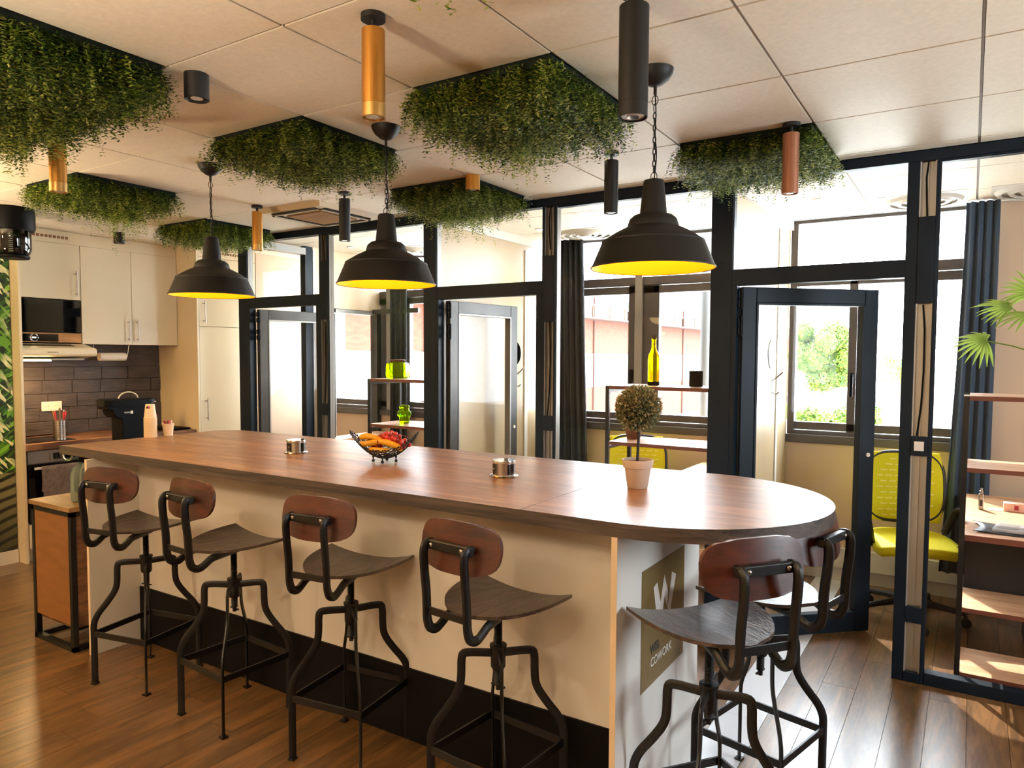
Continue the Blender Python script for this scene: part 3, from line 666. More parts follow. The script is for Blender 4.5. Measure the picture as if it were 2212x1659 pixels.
# ================================================================ PENDANT LAMPS
def pendant():
    t = thing('pendant_lamp', 'pendant', 'lamp', local=True, group='dark factory pendant lamps over the counter')
    mk('canopy', B().lathe([(.010, -.058), (.025, -.052), (.048, -.034), (.060, -.014), (.063, 0)], 32), 'lamp_black', t, smooth=True)
    mk('canopy_stem', B().cyl((0, 0, -.085), .006, .03, 12), 'lamp_black', t, smooth=True)
    # chain of links, alternately turned, two round rings at each end
    z = -.088; k = 0
    while z > -.365:
        ring = k < 2 or z < -.33; h, wv = (.0165, .0115) if ring else (.0125, .0052)
        p = []
        for i in range(14):
            a = 2*PI*i/14; x = wv*math.cos(a); zz = h*math.sin(a)
            p.append((x if k % 2 == 0 else 0, 0 if k % 2 == 0 else x, z-h+zz))
        mk('chain_link', B().tube(p, .0016 if ring else .0021, 6, closed=True), 'lamp_black', t, smooth='all')
        z -= 2*h-.0045; k += 1
    mk('cord', B().tube(smooth_path([(0, 0, -.08), (.004, .003, -.15), (-.001, .004, -.22), (.010, .0, -.29), (.004, -.002, -.36), (0, 0, -.385)], 2), .0022, 6), 'blackplastic', t, smooth=True)
    out = [(.006, -.372), (.012, -.376), (.033, -.380), (.036, -.386), (.047, -.495), (.049, -.498), (.068, -.503), (.082, -.515), (.088, -.533), (.090, -.542), (.130, -.562), (.172, -.588), (.178, -.594), (.213, -.677), (.219, -.684), (.218, -.688)]
    inn = [(.215, -.686), (.209, -.676), (.174, -.597), (.168, -.592), (.126, -.567), (.086, -.548), (.060, -.535), (.012, -.53)]
    mk('lamp_shade', B().lathe(out, 56, cap0=True, cap1=False), 'lamp_black', t, smooth=True)
    mk('shade_lining', B().lathe(inn, 56, cap0=False, cap1=True), 'shade_in', t, smooth=True)
    mk('rim_seam', B().lathe([(.1785, -.592), (.1800, -.595), (.1800, -.598)], 56, cap0=False, cap1=False), 'lamp_black', t, smooth=True)
    mk('socket', B().cyl((0, 0, -.565), .018, .035, 14), 'blackplastic', t)
    mk('bulb', B().sphere((0, 0, -.60), .028, 16, 10, (1, 1, 1.15)), 'bulb', t, smooth='all')
    return t
pn = pendant()
pend = [((-.962, 2.43), 'largest pendant lamp in view, right, over the rounded counter end'), ((-2.195, 2.41), 'middle dark pendant lamp over the fruit bowl'), ((-3.425, 2.405), 'left dark pendant lamp near the kitchen cabinets')]
for i, ((x, y), lab) in enumerate(pend):
    o = pn if i == 0 else dup(pn, (x, y, H))
    o.location = (x, y, H-.003); o['label'] = lab; o.rotation_euler = (0, 0, i*.7)
    l = bpy.data.lights.new('pendant_bulb_light', 'POINT'); l.energy = 2.4; l.color = (1, .72, .30); l.shadow_soft_size = .08
    lo = bpy.data.objects.new('pendant_bulb_light', l); COL.objects.link(lo); lo.location = (x, y, H-.655)

# ================================================================ CEILING TUBE SPOTS
def tube_spot(x, y, mm, lab, ln=.255, r=.0335, can=False, ztop=H, tall=None, tint=None, cap=True):
    t = thing('ceiling_can_light' if can else 'ceiling_tube_light', lab, 'lamp', (x, y, ztop), group='short can ceiling lights' if can else 'long tube ceiling lights')
    if can:
        zb = ztop-ln; mk('housing', B().lathe([(r-.004, zb+.006), (r, zb), (r, ztop-.003)], 32, (x, y, 0)), mm, t, smooth=True)
        mk('reflector', B().lathe([(r*.85, zb+.0005), (r*.7, zb+.012)], 24, (x, y, 0), False, True), 'void', t)
        mk('lens', B().lathe([(r*.5, zb+.004), (r*.5, zb+.012)], 20, (x, y, 0)), 'lampglass', t)
    else:
        mk('ceiling_rose', B().cyl((x, y, ztop-.019), .036, .016, 28), 'lamp_black', t, smooth=True)
        mk('rod', B().cyl((x, y, ztop-.05), .0075, .04, 12), 'lamp_black', t, smooth=True)
        zt = ztop-.045; zb = zt-ln
        mk('housing', B().lathe([(r-.003, zb+.03), (r-.003, zb), (r, zb), (r, zb+.040), (r+.0006, zb+.0405), (r+.0006, zt-.002), (r-.003, zt)], 32, (x, y, 0), False, True), mm, t, smooth=True)
        if tint: mk('lower_collar', B().lathe([(r+.0012, zb), (r+.0012, zb+.038)], 32, (x, y, 0), False, False), tint, t, smooth=True)
        mk('lens', B().lathe([(r*.80, zb+.004), (r*.80, zb+.012)], 24, (x, y, 0)), 'lampglass', t)
        mk('lens_centre', B().cyl((x, y, zb+.001), r*.42, .003, 18), 'chrome' if mm != 'gold' else 'lampglass', t)
M['gold_light'] = mat('pale_gold_collar', '#d8aa62', .3, .75)
tube_spot(-1.516, 1.612, 'gold', 'gold tube light on black rose at top centre, nearest gold one', tint='gold_light')
tube_spot(-3.375, 1.625, 'gold', 'gold tube light at far left below the big greenery panel', tint='gold_light')
tube_spot(-4.083, 3.216, 'gold', 'small gold tube light beside the ceiling air conditioner', tint='gold_light')
tube_spot(-3.285, 3.232, 'lamp_black', 'black tube light just right of the ceiling air conditioner')
tube_spot(-1.519, 3.28, 'lamp_black', 'black tube light left of the largest pendant lamp')
tube_spot(-.681, 3.281, 'copper', 'rose-brown tube light in front of the rightmost greenery panel', tint='copper')
tube_spot(-.808, 1.88, 'lamp_black', 'large black tube light cut by the top edge of the photo', ln=.30, r=.040, ztop=H)
tube_spot(-2.37, 1.615, 'lamp_black', 'short black can light beside the big left greenery panel', can=True, ln=.092, r=.042)
tube_spot(-5.98, 3.34, 'lamp_black', 'short black can light above the kitchen cabinets', can=True, ln=.092, r=.042)
tube_spot(-2.371, 3.306, 'gold', 'short gold can light in front of a greenery panel', can=True, ln=.085, r=.040)

# ================================================================ HANGING GREENERY PANELS
def foliage(x0, x1, y0, y1, nstr, lmax, seed, bright=.25, droop=None):
    R = random.Random(seed); V = []; Fc = []; V2 = []; F2 = []
    cx, cy2 = (x0+x1)/2, (y0+y1)/2; hx, hy = (x1-x0)/2, (y1-y0)/2
    for s in range(nstr):
        px = R.uniform(x0, x1); py = R.uniform(y0, y1)
        dx, dy = (px-cx)/hx, (py-cy2)/hy
        ln = lmax*(.40+.60*R.random()**1.3)*(1.0 if R.random() < .95 else 1.35)
        n = max(6, int(ln/.0115)); ox, oy = dx*.55+R.uniform(-.55, .55), dy*.55+R.uniform(-.55, .55)
        useB = R.random() < bright; VV, FF = (V2, F2) if useB else (V, Fc)
        x, y, z = px, py, H-.004; vx, vy, vz = ox*.9, oy*.9, -.6; sl = ln/n; ang = R.random()*6.28
        lw = R.uniform(.0062, .0105); fern = R.random() < .22
        for k in range(n):
            vz -= .10; nn = math.sqrt(vx*vx+vy*vy+vz*vz); vx *= .96; vy *= .96
            x += vx/nn*sl; y += vy/nn*sl; z += vz/nn*sl
            if k < 1: continue
            for sd in (-1, 1):
                a = (ang+sd*1.57 if fern else ang+k*2.2+sd*1.4)+R.uniform(-.4, .4); l = lw*(1.6+R.random()) * (1.5*(1-k/n)+.5 if fern else 1); wv = lw*(.45 if fern else .8)
                ca, sa = math.cos(a), math.sin(a); up_ = R.uniform(-.5, .35)
                tx, ty, tz = x+ca*l, y+sa*l, z+up_*l
                mx, my, mz = x+ca*l*.5, y+sa*l*.5, z+up_*l*.3
                i = len(VV); VV += [(x, y, z), (mx-sa*wv*.6, my+ca*wv*.6, mz+.001), (tx, ty, tz), (mx+sa*wv*.6, my-ca*wv*.6, mz-.001)]; FF.append((i, i+1, i+2, i+3))
    return (V, Fc), (V2, F2)
panels = [((-1.8, 2.12), (.6, .6), 0, 'large hanging greenery panel at top centre, left of the largest pendant lamp'),
          ((-3.0, 2.12), (.6, .6), 1, 'hanging greenery panel behind the middle pendant chain'),
          ((-4.8, 2.12), (.6, .6), 2, 'hanging greenery panel above the kitchen uppers, partly behind a gold tube'),
          ((-3.0, 3.32), (.6, .6), 3, 'hanging greenery panel behind the short gold can light'),
          ((-5.4, 3.32), (.6, .6), 4, 'small hanging greenery panel behind the left pendant lamp'),
          ((-1.2, 3.32), (.6, .6), 5, 'rightmost hanging greenery panel, in front of the right office, behind a rose-brown tube'),
          ((-3.6, .92), (1.2, .6), 6, 'biggest hanging greenery panel filling the top left corner'),
          ((-1.2, .92), (.6, .6), 7, 'hanging greenery panel whose sprigs dip into the top edge of the photo')]
for (x0, y0), (wx, wy), k, lab in panels:
    g = thing('hanging_greenery', lab, 'plant', (x0+wx/2, y0+wy/2, H), group='leafy artificial plant panels in the ceiling')
    mk('backing_mat', B().box(x0+.01, x0+wx-.01, y0+.01, y0+wy-.01, H-.030, H+.008), 'moss_base', g)
    big = wx > 1
    (V, Fc), (V2, F2) = foliage(x0+.01, x0+wx-.01, y0+.01, y0+wy-.01, 6400 if big else (3400 if k != 7 else 900), {0: .20, 6: .20, 7: .075}.get(k, .165), 11+k, .38 if k < 6 else .2)
    o = mk('foliage', B().add(V, Fc), 'moss', g); o['kind'] = 'stuff'
    o = mk('bright_foliage', B().add(V2, F2), 'moss2', g); o['kind'] = 'stuff'
    if k in (0, 2, 3, 6, 7):
        (V, Fc), (V2, F2) = foliage(x0+wx*.25, x0+wx*.55, y0+.35, y0+wy-.1, 110, .29, 50+k, .5) if k != 7 else foliage(x0+.01, x0+.12, y0+.42, y0+wy-.01, 26, .17, 50, .9)
        o = mk('trailing_sprigs', B().add(V+V2, Fc+[tuple(i+len(V) for i in f) for f in F2]), 'moss2', g); o['kind'] = 'stuff'
# spider-plant tuft in the rightmost panel
R = random.Random(3); b = B()
for k in range(11):
    a = k*2*PI/11; c, s = math.cos(a), math.sin(a); P_ = []
    for q in range(6):
        tt = q/5; r = .13*tt; z = H-.12+.03*math.sin(tt*3)-.06*tt*tt; wv = .006*(1-tt)+.0008; P_ += [(-.93+c*r-s*wv, 3.47+s*r+c*wv, z), (-.93+c*r+s*wv, 3.47+s*r-c*wv, z)]
    b.add(P_, [(2*q, 2*q+1, 2*q+3, 2*q+2) for q in range(5)])
tf = mk('spider_plant_tuft', b, 'palm', bpy.data.objects['hanging_greenery.005'])

# ================================================================ KITCHEN
XW = -6.035   # front of the worktop
kw = thing('kitchen_worktop', 'dark wood kitchen worktop along the left wall with black hob', 'worktop', (-6.33, 3.33, 0))
mk('worktop_slab', B().box(-6.62, XW, 2.632, 4.045, .867, .918), 'worktop', kw, bevel=.003)
mk('upstand', B().box(-6.62, -6.60, 3.1, 4.045, .918, .938), 'worktop', kw)
bs = struct('wall_backsplash', B().box(-6.62, -6.612, 2.632, 4.045, .918, 1.70), 'grout')
R = random.Random(5); zz = [.925, 1.037, 1.153, 1.270, 1.385, 1.497]
for r_ in range(5):
    y = 2.633; ln = [.18, .10, .14, .22, .42][r_] if r_ else .30
    off = [.30, .14, .21, .17, .19][r_]
    y = 2.633; ye = y+off+.2
    while y < 4.04:
        ye = min(ye, 4.045)
        q = R.uniform(.010, .020); o = mk('slate_tile', B().box(-6.613, -6.613+q+.006, y+.0015, ye-.0015, zz[r_]+.0015, zz[r_+1]-.0015), 'stone', bs, bevel=.002); o['kind'] = 'structure'
        y = ye; ye = y+.2375
struct('plain_strip', B().box(-6.612, -6.604, 2.632, 4.045, 1.499, 1.70), 'stone', bs)
solo('induction_hob', B().box(-6.50, -6.10, 2.66, 3.02, .9185, .923), 'micro', 'black glass induction hob set in the kitchen worktop', 'hob')
ep = solo('kitchen_end_panel', B().box(-6.62, -6.06, 2.612, 2.632, 0, H-.005), 'cab', 'tall thin cream panel closing the left end of the kitchen', 'panel', bevel=.001)
ov = thing('built_in_oven', 'brown-grey built-in oven with black door and dark display under the worktop', 'oven', (-6.33, 2.93, 0))
mk('oven_body', B().box(-6.60, -6.075, 2.64, 3.235, .30, .862), 'blackplastic', ov)
mk('control_panel', B().box(-6.075, -6.055, 2.64, 3.235, .765, .858), 'steel', ov)
M['oven_panel'] = mat('brown_grey_metal', '#7a6656', .4, .5); ov.children[-1].data.materials[0] = M['oven_panel']
mk('display', B().box(-6.055, -6.053, 2.82, 3.02, .785, .835), 'micro', ov)
mk('display_edge', B().box(-6.055, -6.052, 2.795, 2.800, .78, .84), 'chrome', ov)
mk('oven_door', B().box(-6.075, -6.050, 2.64, 3.235, .31, .757), 'micro', ov)
mk('door_handle', B().box(-6.015, -6.0, 2.665, 3.20, .722, .740).box(-6.05, -6.0, 2.70, 2.715, .724, .738).box(-6.05, -6.0, 3.15, 3.165, .724, .738), 'white', ov, bevel=.003)
def towel(u, v):
    y = 2.715+.27*u; s = v*2-1
    x = -6.0075+(.013 if s > 0 else -.014)+.004*math.sin(u*19+v*3)*abs(s); z = .748-abs(s)**1.02*(.27 if s > 0 else .2); 
    if abs(s) < .1: x = -6.0075+.013*(s/.1); z = .7435-.0*abs(s)
    return (x+.003, y+.006*math.sin(v*7), z)
solo('tea_towel', B().grid(24, 40, towel), 'towel', 'grey-brown fluffy towel hanging over the oven handle', 'towel', smooth='all', solid=.004)
bc = thing('base_cabinet', 'cream base cabinet run under the worktop right of the oven', 'cabinet', (-6.33, 3.64, 0))
mk('carcass', B().box(-6.60, -6.075, 3.24, 4.045, .10, .862), 'cab', bc)
mk('plinth', B().box(-6.60, -6.12, 2.64, 4.045, 0, .098), 'cab', bc)
for k in range(2):
    dd = mk('door', B().box(-6.075, -6.055, 3.243+k*.402, 3.24+(k+1)*.400, .10, .858), 'cab', bc, bevel=.002)
    mk('handle', B().cyl((-6.03, 3.60+k*.09, .66), .005, .18, 8), 'steel', dd)
bt = mk('drawer_front', B().box(-6.075, -6.055, 2.64, 3.235, .11, .295), 'cab', bc, bevel=.002)
# upper cabinets
XU = -6.30
def barh(y, z0, z1, x, par):
    h = mk('handle', B().cyl((x+.032, y, z0), .0052, z1-z0, 10).cyl((x, y, z0+.02), .004, .032, 8, 'x').cyl((x, y, z1-.026), .004, .032, 8, 'x'), 'steel', par, smooth=True); return h
def upper(nm, y0, y1, z0, z1, doors, lab):
    t = thing('upper_cabinet', lab, 'cabinet', ((-6.62+XU)/2, (y0+y1)/2, z0), group='cream wall cabinets')
    mk('carcass', B().box(-6.60, XU-.019, y0+.001, y1-.001, z0, z1), 'cab', t)
    wv = (y1-y0)/doors
    for k in range(doors):
        d = mk('door', B().box(XU-.019, XU, y0+k*wv+.0015, y0+(k+1)*wv-.0015, z0, z1), 'cab', t, bevel=.0015)
        hy = (y0+wv-.04) if doors == 1 else (y0+wv-.04 if k == 0 else y0+wv+.04)
        hz = (z0+.03, z0+.24) if doors == 1 else (z0+.03, z0+.225)
        barh(hy, hz[0], hz[1], XU, d)
    return t
upper('a', 2.633, 3.185, 2.055, 2.505, 1, 'cream wall cabinet with one door above the microwave')
upper('b', 3.187, 4.047, 1.692, 2.505, 2, 'wide cream wall cabinet with two doors and long bar handles')
cn = solo('cabinet_cornice', B().box(-6.60, XU-.008, 2.633, 4.047, 2.507, H-.006), 'cab', 'cream filler strip between the wall cabinets and the ceiling', 'trim')
vg = thing('ventilation_grille', 'long white grille of square holes above the one-door wall cabinet', 'vent', (XU-.006, 2.95, 2.56))
mk('plate', B().box(XU-.008, XU-.005, 2.72, 3.14, 2.535, 2.575), 'cab', vg)
for k in range(12): mk('grille_hole', B().box(XU-.005, XU-.0035, 2.735+k*.031, 2.735+k*.031+.022, 2.545, 2.566), 'ply', vg)
vg2 = thing('ventilation_grille', 'short grille of square holes at the top of the tall cabinets', 'vent', (-5.995, 4.4, 2.56))
mk('plate', B().box(-5.998, -5.994, 4.28, 4.55, 2.53, 2.575), 'cab', vg2)
for k in range(9): mk('grille_hole', B().box(-5.994, -5.9925, 4.29+k*.028, 4.29+k*.028+.018, 2.543, 2.563), 'ply', vg2)
# microwave
mw = thing('built_in_microwave', 'black glass built-in microwave with brownish control strip and round dial', 'microwave', (-6.45, 2.91, 1.70))
mk('body', B().box(-6.60, XU-.02, 2.636, 3.184, 1.70, 2.050), 'blackplastic', mw)
mk('door_glass', B().box(XU-.02, XU+.002, 2.640, 3.180, 1.782, 2.048), 'micro', mw, bevel=.002)
mk('control_strip', B().box(XU-.02, XU+.0, 2.640, 3.180, 1.702, 1.778), 'orange_wood', mw)
mk('display', B().box(XU, XU+.002, 2.69, 3.00, 1.708, 1.768), 'micro', mw)
dl = mk('dial', B().lathe([(.034, 0), (.032, .012), (.024, .014)], 28, (XU+.002, 2.815, 1.738), ax='x', cap1=False), 'chrome', mw, smooth=True)
mk('dial_face', B().lathe([(.024, .003), (.024, .010)], 24, (XU+.002, 2.815, 1.738), ax='x'), 'micro', dl)
mk('dial_digits', B().box(XU+.0125, XU+.013, 2.800, 2.828, 1.734, 1.743), 'bulb', dl)
mk('handle_bar', B().box(XU, XU+.006, 2.665, 2.670, 1.712, 1.766), 'chrome', mw)
# range hood
hd = thing('range_hood', 'cream visor range hood with slotted top and lit lamp under it', 'range hood', (-6.3, 2.93, 1.60))
pf = [(-6.60, 1.690), (-6.27, 1.690), (-6.16, 1.664), (-6.105, 1.655), (-6.085, 1.640), (-6.085, 1.605), (-6.10, 1.590), (-6.35, 1.565), (-6.60, 1.565)]
mk('hood_body', B().prism(pf, .56, lambda a, c, t: (a, 2.636+t, c)), 'cab', hd, bevel=.006)
for k in range(25): mk('vent_slot', B().obox((-6.212, 2.665+k*.0165, 1.6785), (.030, .008, -.0066), (.0, .0028, 0), (0, 0, .0012)), 'void', hd)
for k in range(6): mk('button', B().cyl((-6.085, 2.82+k*.014, 1.622), .004, .002, 8, 'x'), 'void', hd)
mk('filter_grille', B().box(-6.5, -6.14, 2.66, 3.12, 1.560, 1.572), 'steel', hd)
mk('lamp_cover', B().box(-6.30, -6.12, 2.645, 2.86, 1.552, 1.562), 'bulb', hd, bevel=.003)
l = bpy.data.lights.new('hood_lamp_light', 'AREA'); l.size = .12; l.energy = 4.2; l.color = (1, .62, .28); lo = bpy.data.objects.new('hood_lamp_light', l); COL.objects.link(lo); lo.location = (-6.28, 2.78, 1.545)
# kitchen roll
kr = thing('kitchen_roll', 'roll of white kitchen paper on a chrome wire holder under the wall cabinet', 'paper roll', (-6.42, 3.37, 1.60))
mk('paper_roll', B().lathe([(.012, 3.375), (.036, 3.375), (.036, 3.60), (.012, 3.60)], 28, (-6.40, 0, 1.585), ax='y'), 'offwhite', kr, smooth=True)
mk('wire_holder', B().tube([(-6.40, 3.33, 1.692), (-6.40, 3.33, 1.59), (-6.40, 3.36, 1.585), (-6.40, 3.62, 1.585), (-6.40, 3.64, 1.692)], .004, 8), 'chrome', kr, smooth=True)
# wall socket
ws = thing('wall_socket', 'white double wall socket on the slate tiles', 'socket', (-6.59, 3.08, 1.16))
mk('plate', B().box(-6.594, -6.585, 2.990, 3.150, 1.125, 1.205), 'white', ws, bevel=.003)
for k in range(2):
    r = mk('socket_well', B().lathe([(.030, 0), (.030, .002), (.024, .0005)], 24, (-6.585, 3.032+k*.076, 1.165), ax='x'), 'offwhite', ws, smooth=True)
    mk('pin_hole', B().cyl((-6.584, 3.022+k*.076, 1.165), .003, .0012, 8, 'x').cyl((-6.584, 3.042+k*.076, 1.165), .003, .0012, 8, 'x'), 'void', r)
# cutlery pot
cx, cy_ = -6.44, 3.06
cp_ = thing('cutlery_holder', 'perforated steel cutlery cup beside the wall socket', 'cup', (cx, cy_, .919))
mk('cup_wall', B().lathe([(.050, .919), (.050, 1.055), (.053, 1.057), (.048, 1.055), (.047, .922)], 32, (cx, cy_, 0)), 'steel', cp_, smooth=True)
b = B()
for i in range(12):
    a = i*2*PI/12; 
    for k in range(6): b.sphere((cx+.0502*math.cos(a), cy_+.0502*math.sin(a), .935+k*.019), .004, 6, 4)
mk('hole_pattern', b, 'void', cp_)
R = random.Random(4)
cols = ['red', 'red', 'steel', 'ply', 'steel', 'ply', 'red', 'steel']
for k in range(8):
    a = k*2*PI/8+.3; r0, r1 = .020, .042+.012*R.random(); top = 1.125+.035*R.random()
    p0 = (cx+r0*math.cos(a), cy_+r0*math.sin(a), .96); p1 = (cx+r1*math.cos(a), cy_+r1*math.sin(a), top)
    pm = tuple((u+v)/2 for u, v in zip(p0, p1)); d = Vector(p1)-Vector(p0)
    q = [tuple(Vector(p0)+d*t) for t in (0, .45, .75, .9, 1)]
    solo('cutlery_piece', B().tube(q, [.002, .003, .0055, .0065, .004], 8), cols[k], ['knife with a dark red handle in the steel cup', 'fork with a dark red handle in the steel cup', 'steel spoon in the cutlery cup', 'knife with an orange-brown handle in the steel cup', 'steel fork in the cutlery cup', 'spoon with an orange-brown handle in the steel cup', 'red-handled table knife at the edge of the steel cup', 'steel knife in the cutlery cup'][k], 'cutlery', 'cutlery standing in the steel cup', smooth=True)
# tall cabinets
tc = thing('tall_cabinet', 'tall cream larder cabinet with upper and lower doors beside the glass partition', 'cabinet', (-6.3, 4.37, 0))
mk('side_panel', B().box(-6.62, -6.0, 4.05, 4.07, 0, H-.006), 'cab', tc)
mk('carcass', B().box(-6.60, -6.02, 4.07, 4.69, .08, 2.50), 'cab', tc)
d1 = mk('door', B().box(-6.02, -6.0, 4.072, 4.69, .10, 1.865), 'cab', tc, bevel=.0015); d2 = mk('door', B().box(-6.02, -6.0, 4.072, 4.69, 1.869, 2.505), 'cab', tc, bevel=.0015)
barh(4.115, 1.90, 2.105, -6.0, d2); barh(4.125, 1.0, 1.205, -6.0, d1)
mk('top_filler', B().box(-6.60, -6.0, 4.07, 4.69, 2.508, H-.006), 'cab', tc)
# sink tray and soap
solo('black_tray', B().box(-6.45, -6.10, 3.80, 4.03, .919, .936), 'blackplastic', 'black tray on the worktop against the tall cabinet', 'tray', bevel=.004)
sb = thing('soap_bottle', 'dark pump soap bottle with a red label at the right of the black machine', 'bottle', (-6.25, 3.76, .918))
mk('bottle_body', B().lathe([(.030, .919), (.034, .925), (.034, 1.08), (.028, 1.11), (.014, 1.13)], 24, (-6.25, 3.76, 0)), 'blackplastic', sb, smooth=True)
mk('label', B().lathe([(.0345, .96), (.0345, 1.075)], 24, (-6.25, 3.76, 0), False, False), 'red', sb, smooth=True)
mk('pump', B().cyl((-6.25, 3.76, 1.13), .010, .03, 12).cyl((-6.25, 3.76, 1.155), .004, .03, 8).box(-6.255, -6.21, 3.754, 3.766, 1.178, 1.188), 'white', sb, smooth=True)
# mural
mu = thing('wall_mural', 'tall wall print of sunlit bamboo leaves above a weathered plank deck', 'mural', (-6.187, 1.6, 0))
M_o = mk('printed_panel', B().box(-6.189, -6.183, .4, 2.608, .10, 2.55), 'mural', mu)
M_o.location = (0, 0, 0); 
mk('skirting', B().box(-6.189, -6.172, .4, 2.608, 0, .10), 'white_board', mu)
# ceiling projector-like appliance hanging at the left edge
pj_ = thing('ceiling_projector', 'black device hanging from the ceiling at the left edge, with ribbed side grip', 'projector', (-5.60, 2.36, H))
mk('mount_plate', B().lathe([(.125, 2.455), (.135, 2.47), (.135, H-.005)], 28, (-5.62, 2.40, 0)), 'blackplastic', pj_, smooth=True)
mk('body', B().lathe([(.085, 2.285), (.10, 2.30), (.11, 2.33), (.11, 2.455)], 28, (-5.62, 2.40, 0)), 'micro', pj_, smooth=True)
mk('base_ring', B().lathe([(.092, 2.265), (.098, 2.27), (.098, 2.285)], 28, (-5.62, 2.40, 0)), 'blackplastic', pj_, smooth=True)
mk('badge', B().box(-5.59, -5.54, 2.262, 2.268, 2.50, 2.53), 'steel', pj_)
b = B()
for k in range(10): b.box(-5.535, -5.50, 2.335, 2.35, 2.30+k*.014, 2.306+k*.014)
mk('grip_ribs', b, 'steel', pj_)

# ================================================================ SIDEBOARD WITH JAR
sd = thing('side_cabinet', 'narrow industrial cabinet with ochre panel, black metal frame and wooden top', 'cabinet', (-4.24, 2.15, 0))
X0, X1, Y0, Y1 = -4.462, -4.035, 1.955, 2.33
fr = B()
for x in (X0, X1-.028):
    for y in (Y0, Y1-.028): fr.box(x, x+.028, y, y+.028, 0, .765)
for z in (0, .737):
    fr.box(X0, X1, Y0, Y0+.028, z, z+.028).box(X0, X1, Y1-.028, Y1, z, z+.028).box(X0, X0+.028, Y0, Y1, z, z+.028).box(X1-.028, X1, Y0, Y1, z, z+.028)
mk('frame', fr, 'black_metal', sd)
mk('front_panel', B().box(X0+.028, X1-.028, Y0+.004, Y0+.022, .145, .737), 'ply', sd)
mk('side_panel', B().box(X1-.022, X1-.006, Y0+.028, Y1-.028, .145, .737), 'worktop', sd)
mk('carcass', B().box(X0+.006, X1-.024, Y0+.024, Y1-.004, .12, .737), 'worktop', sd)
mk('under_block', B().box(-4.16, -4.08, Y0+.05, Y1-.05, .10, .145), 'blackplastic', sd)
mk('top', B().box(X0-.010, X1+.010, Y0-.010, Y1+.005, .766, .792), 'sideboard_top', sd, bevel=.003)
jr = thing('demijohn', 'greenish clear glass jar with cap on the side cabinet behind the first stool', 'jar', (-4.17, 2.10, .792))
mk('jar_glass', B().lathe([(.060, .793), (.076, .800), (.080, .84), (.080, .93), (.070, .975), (.040, 1.0), (.032, 1.01), (.032, 1.03)], 32, (-4.165, 2.11, 0)), 'greenglass', jr, smooth=True)
mk('cap', B().lathe([(.036, 1.012), (.036, 1.04)], 24, (-4.165, 2.11, 0)), 'blackplastic', jr, smooth=True)
# ================================================================ THINGS ON THE COUNTER
Z = ZT+.0005
def cup_geo(b, x, y, z, up_=True, r0=.026, r1=.036, h=.085):
    if up_: return b.lathe([(r0, z), (r1, z+h-.003), (r1+.002, z+h), (r1-.001, z+h), (r0-.001, z+.004)], 28, (x, y, 0))
    return b.lathe([(r1+.0016, z), (r1+.0026, z+.0015), (r1+.0016, z+.003), (r1-.0006, z+.0035), (r0, z+h)], 28, (x, y, 0))
N = 22; base = cup_geo(B(), 0, 0, 0, False)
cpo = None
for k in range(N):
    lab = ('lowest upside-down paper cup of the tower, its rim on the counter' if k == 0 else 'ridged paper cup rim in the middle of the upside-down tower') if k < N-1 else 'topmost upside-down paper cup of the tower, with a small dark and red label'
    if cpo is None:
        cpo = tag(mk('paper_cup', base, 'cup', org=(0, 0, 0), smooth=True), lab, 'cup', 'upside-down stacked paper cups'); o = cpo
    else:
        o = cpo.copy(); COL.objects.link(o); o['label'] = lab
    o.location = (-4.268, 2.55, Z+k*.0056)
top_z = Z+(N-1)*.0056
pr = o
b = B().lathe([(.0303, .064), (.0283, .078)], 28, (0, 0, 0), False, False)
# small printed patch, part of the top cup
def patch(a0, a1, z0, z1):
    bb = B(); n_ = 5; Pp = []
    for k in range(n_+1):
        a = a0+(a1-a0)*k/n_
        for z in (z0, z1):
            r = .038-(.038-.026)*(z/.085)*1.02+.0006; Pp.append((r*math.cos(a), r*math.sin(a), z))
    bb.add(Pp, [(2*k, 2*k+2, 2*k+3, 2*k+1) for k in range(n_)]); return bb
for nm, a0, a1, mm in (('dark_patch', -1.35, -.95, 'void'), ('red_patch', -.95, -.55, 'red')):
    q = mk(nm, patch(a0, a1, .060, .074), mm); q.parent = pr; q.location = (0, 0, 0)
sc_ = tag(mk('sugar_cup', cup_geo(B(), 0, 0, 0, True, .0255, .0345, .078), 'cup', org=(0, 0, 0), smooth=True), 'paper cup filled with sugar sticks, right of the cup tower', 'cup'); sc_.location = (-4.251, 2.655, Z)
R = random.Random(9)
for k in range(7):
    a = k*.9; x, y = -4.251+.017*math.cos(a), 2.655+.017*math.sin(a); mm = ['pink', 'offwhite', 'red', 'pink', 'offwhite', 'red', 'ply'][k]
    solo('sugar_stick', B().obox((x, y, Z+.062), (.007, 0, 0), (0, .003, 0), (R.uniform(-.006, .006), R.uniform(-.006, .006), .034)), mm, ['pink sugar stick at the right rim of the paper cup', 'white sugar stick at the back right of the paper cup', 'red sugar stick at the back of the paper cup', 'pink sugar stick at the left of the paper cup', 'white sugar stick at the front left of the paper cup', 'red sugar stick at the front of the paper cup', 'orange-brown sugar stick standing in the paper cup'][k], 'sugar stick', 'sugar sticks in the paper cup')
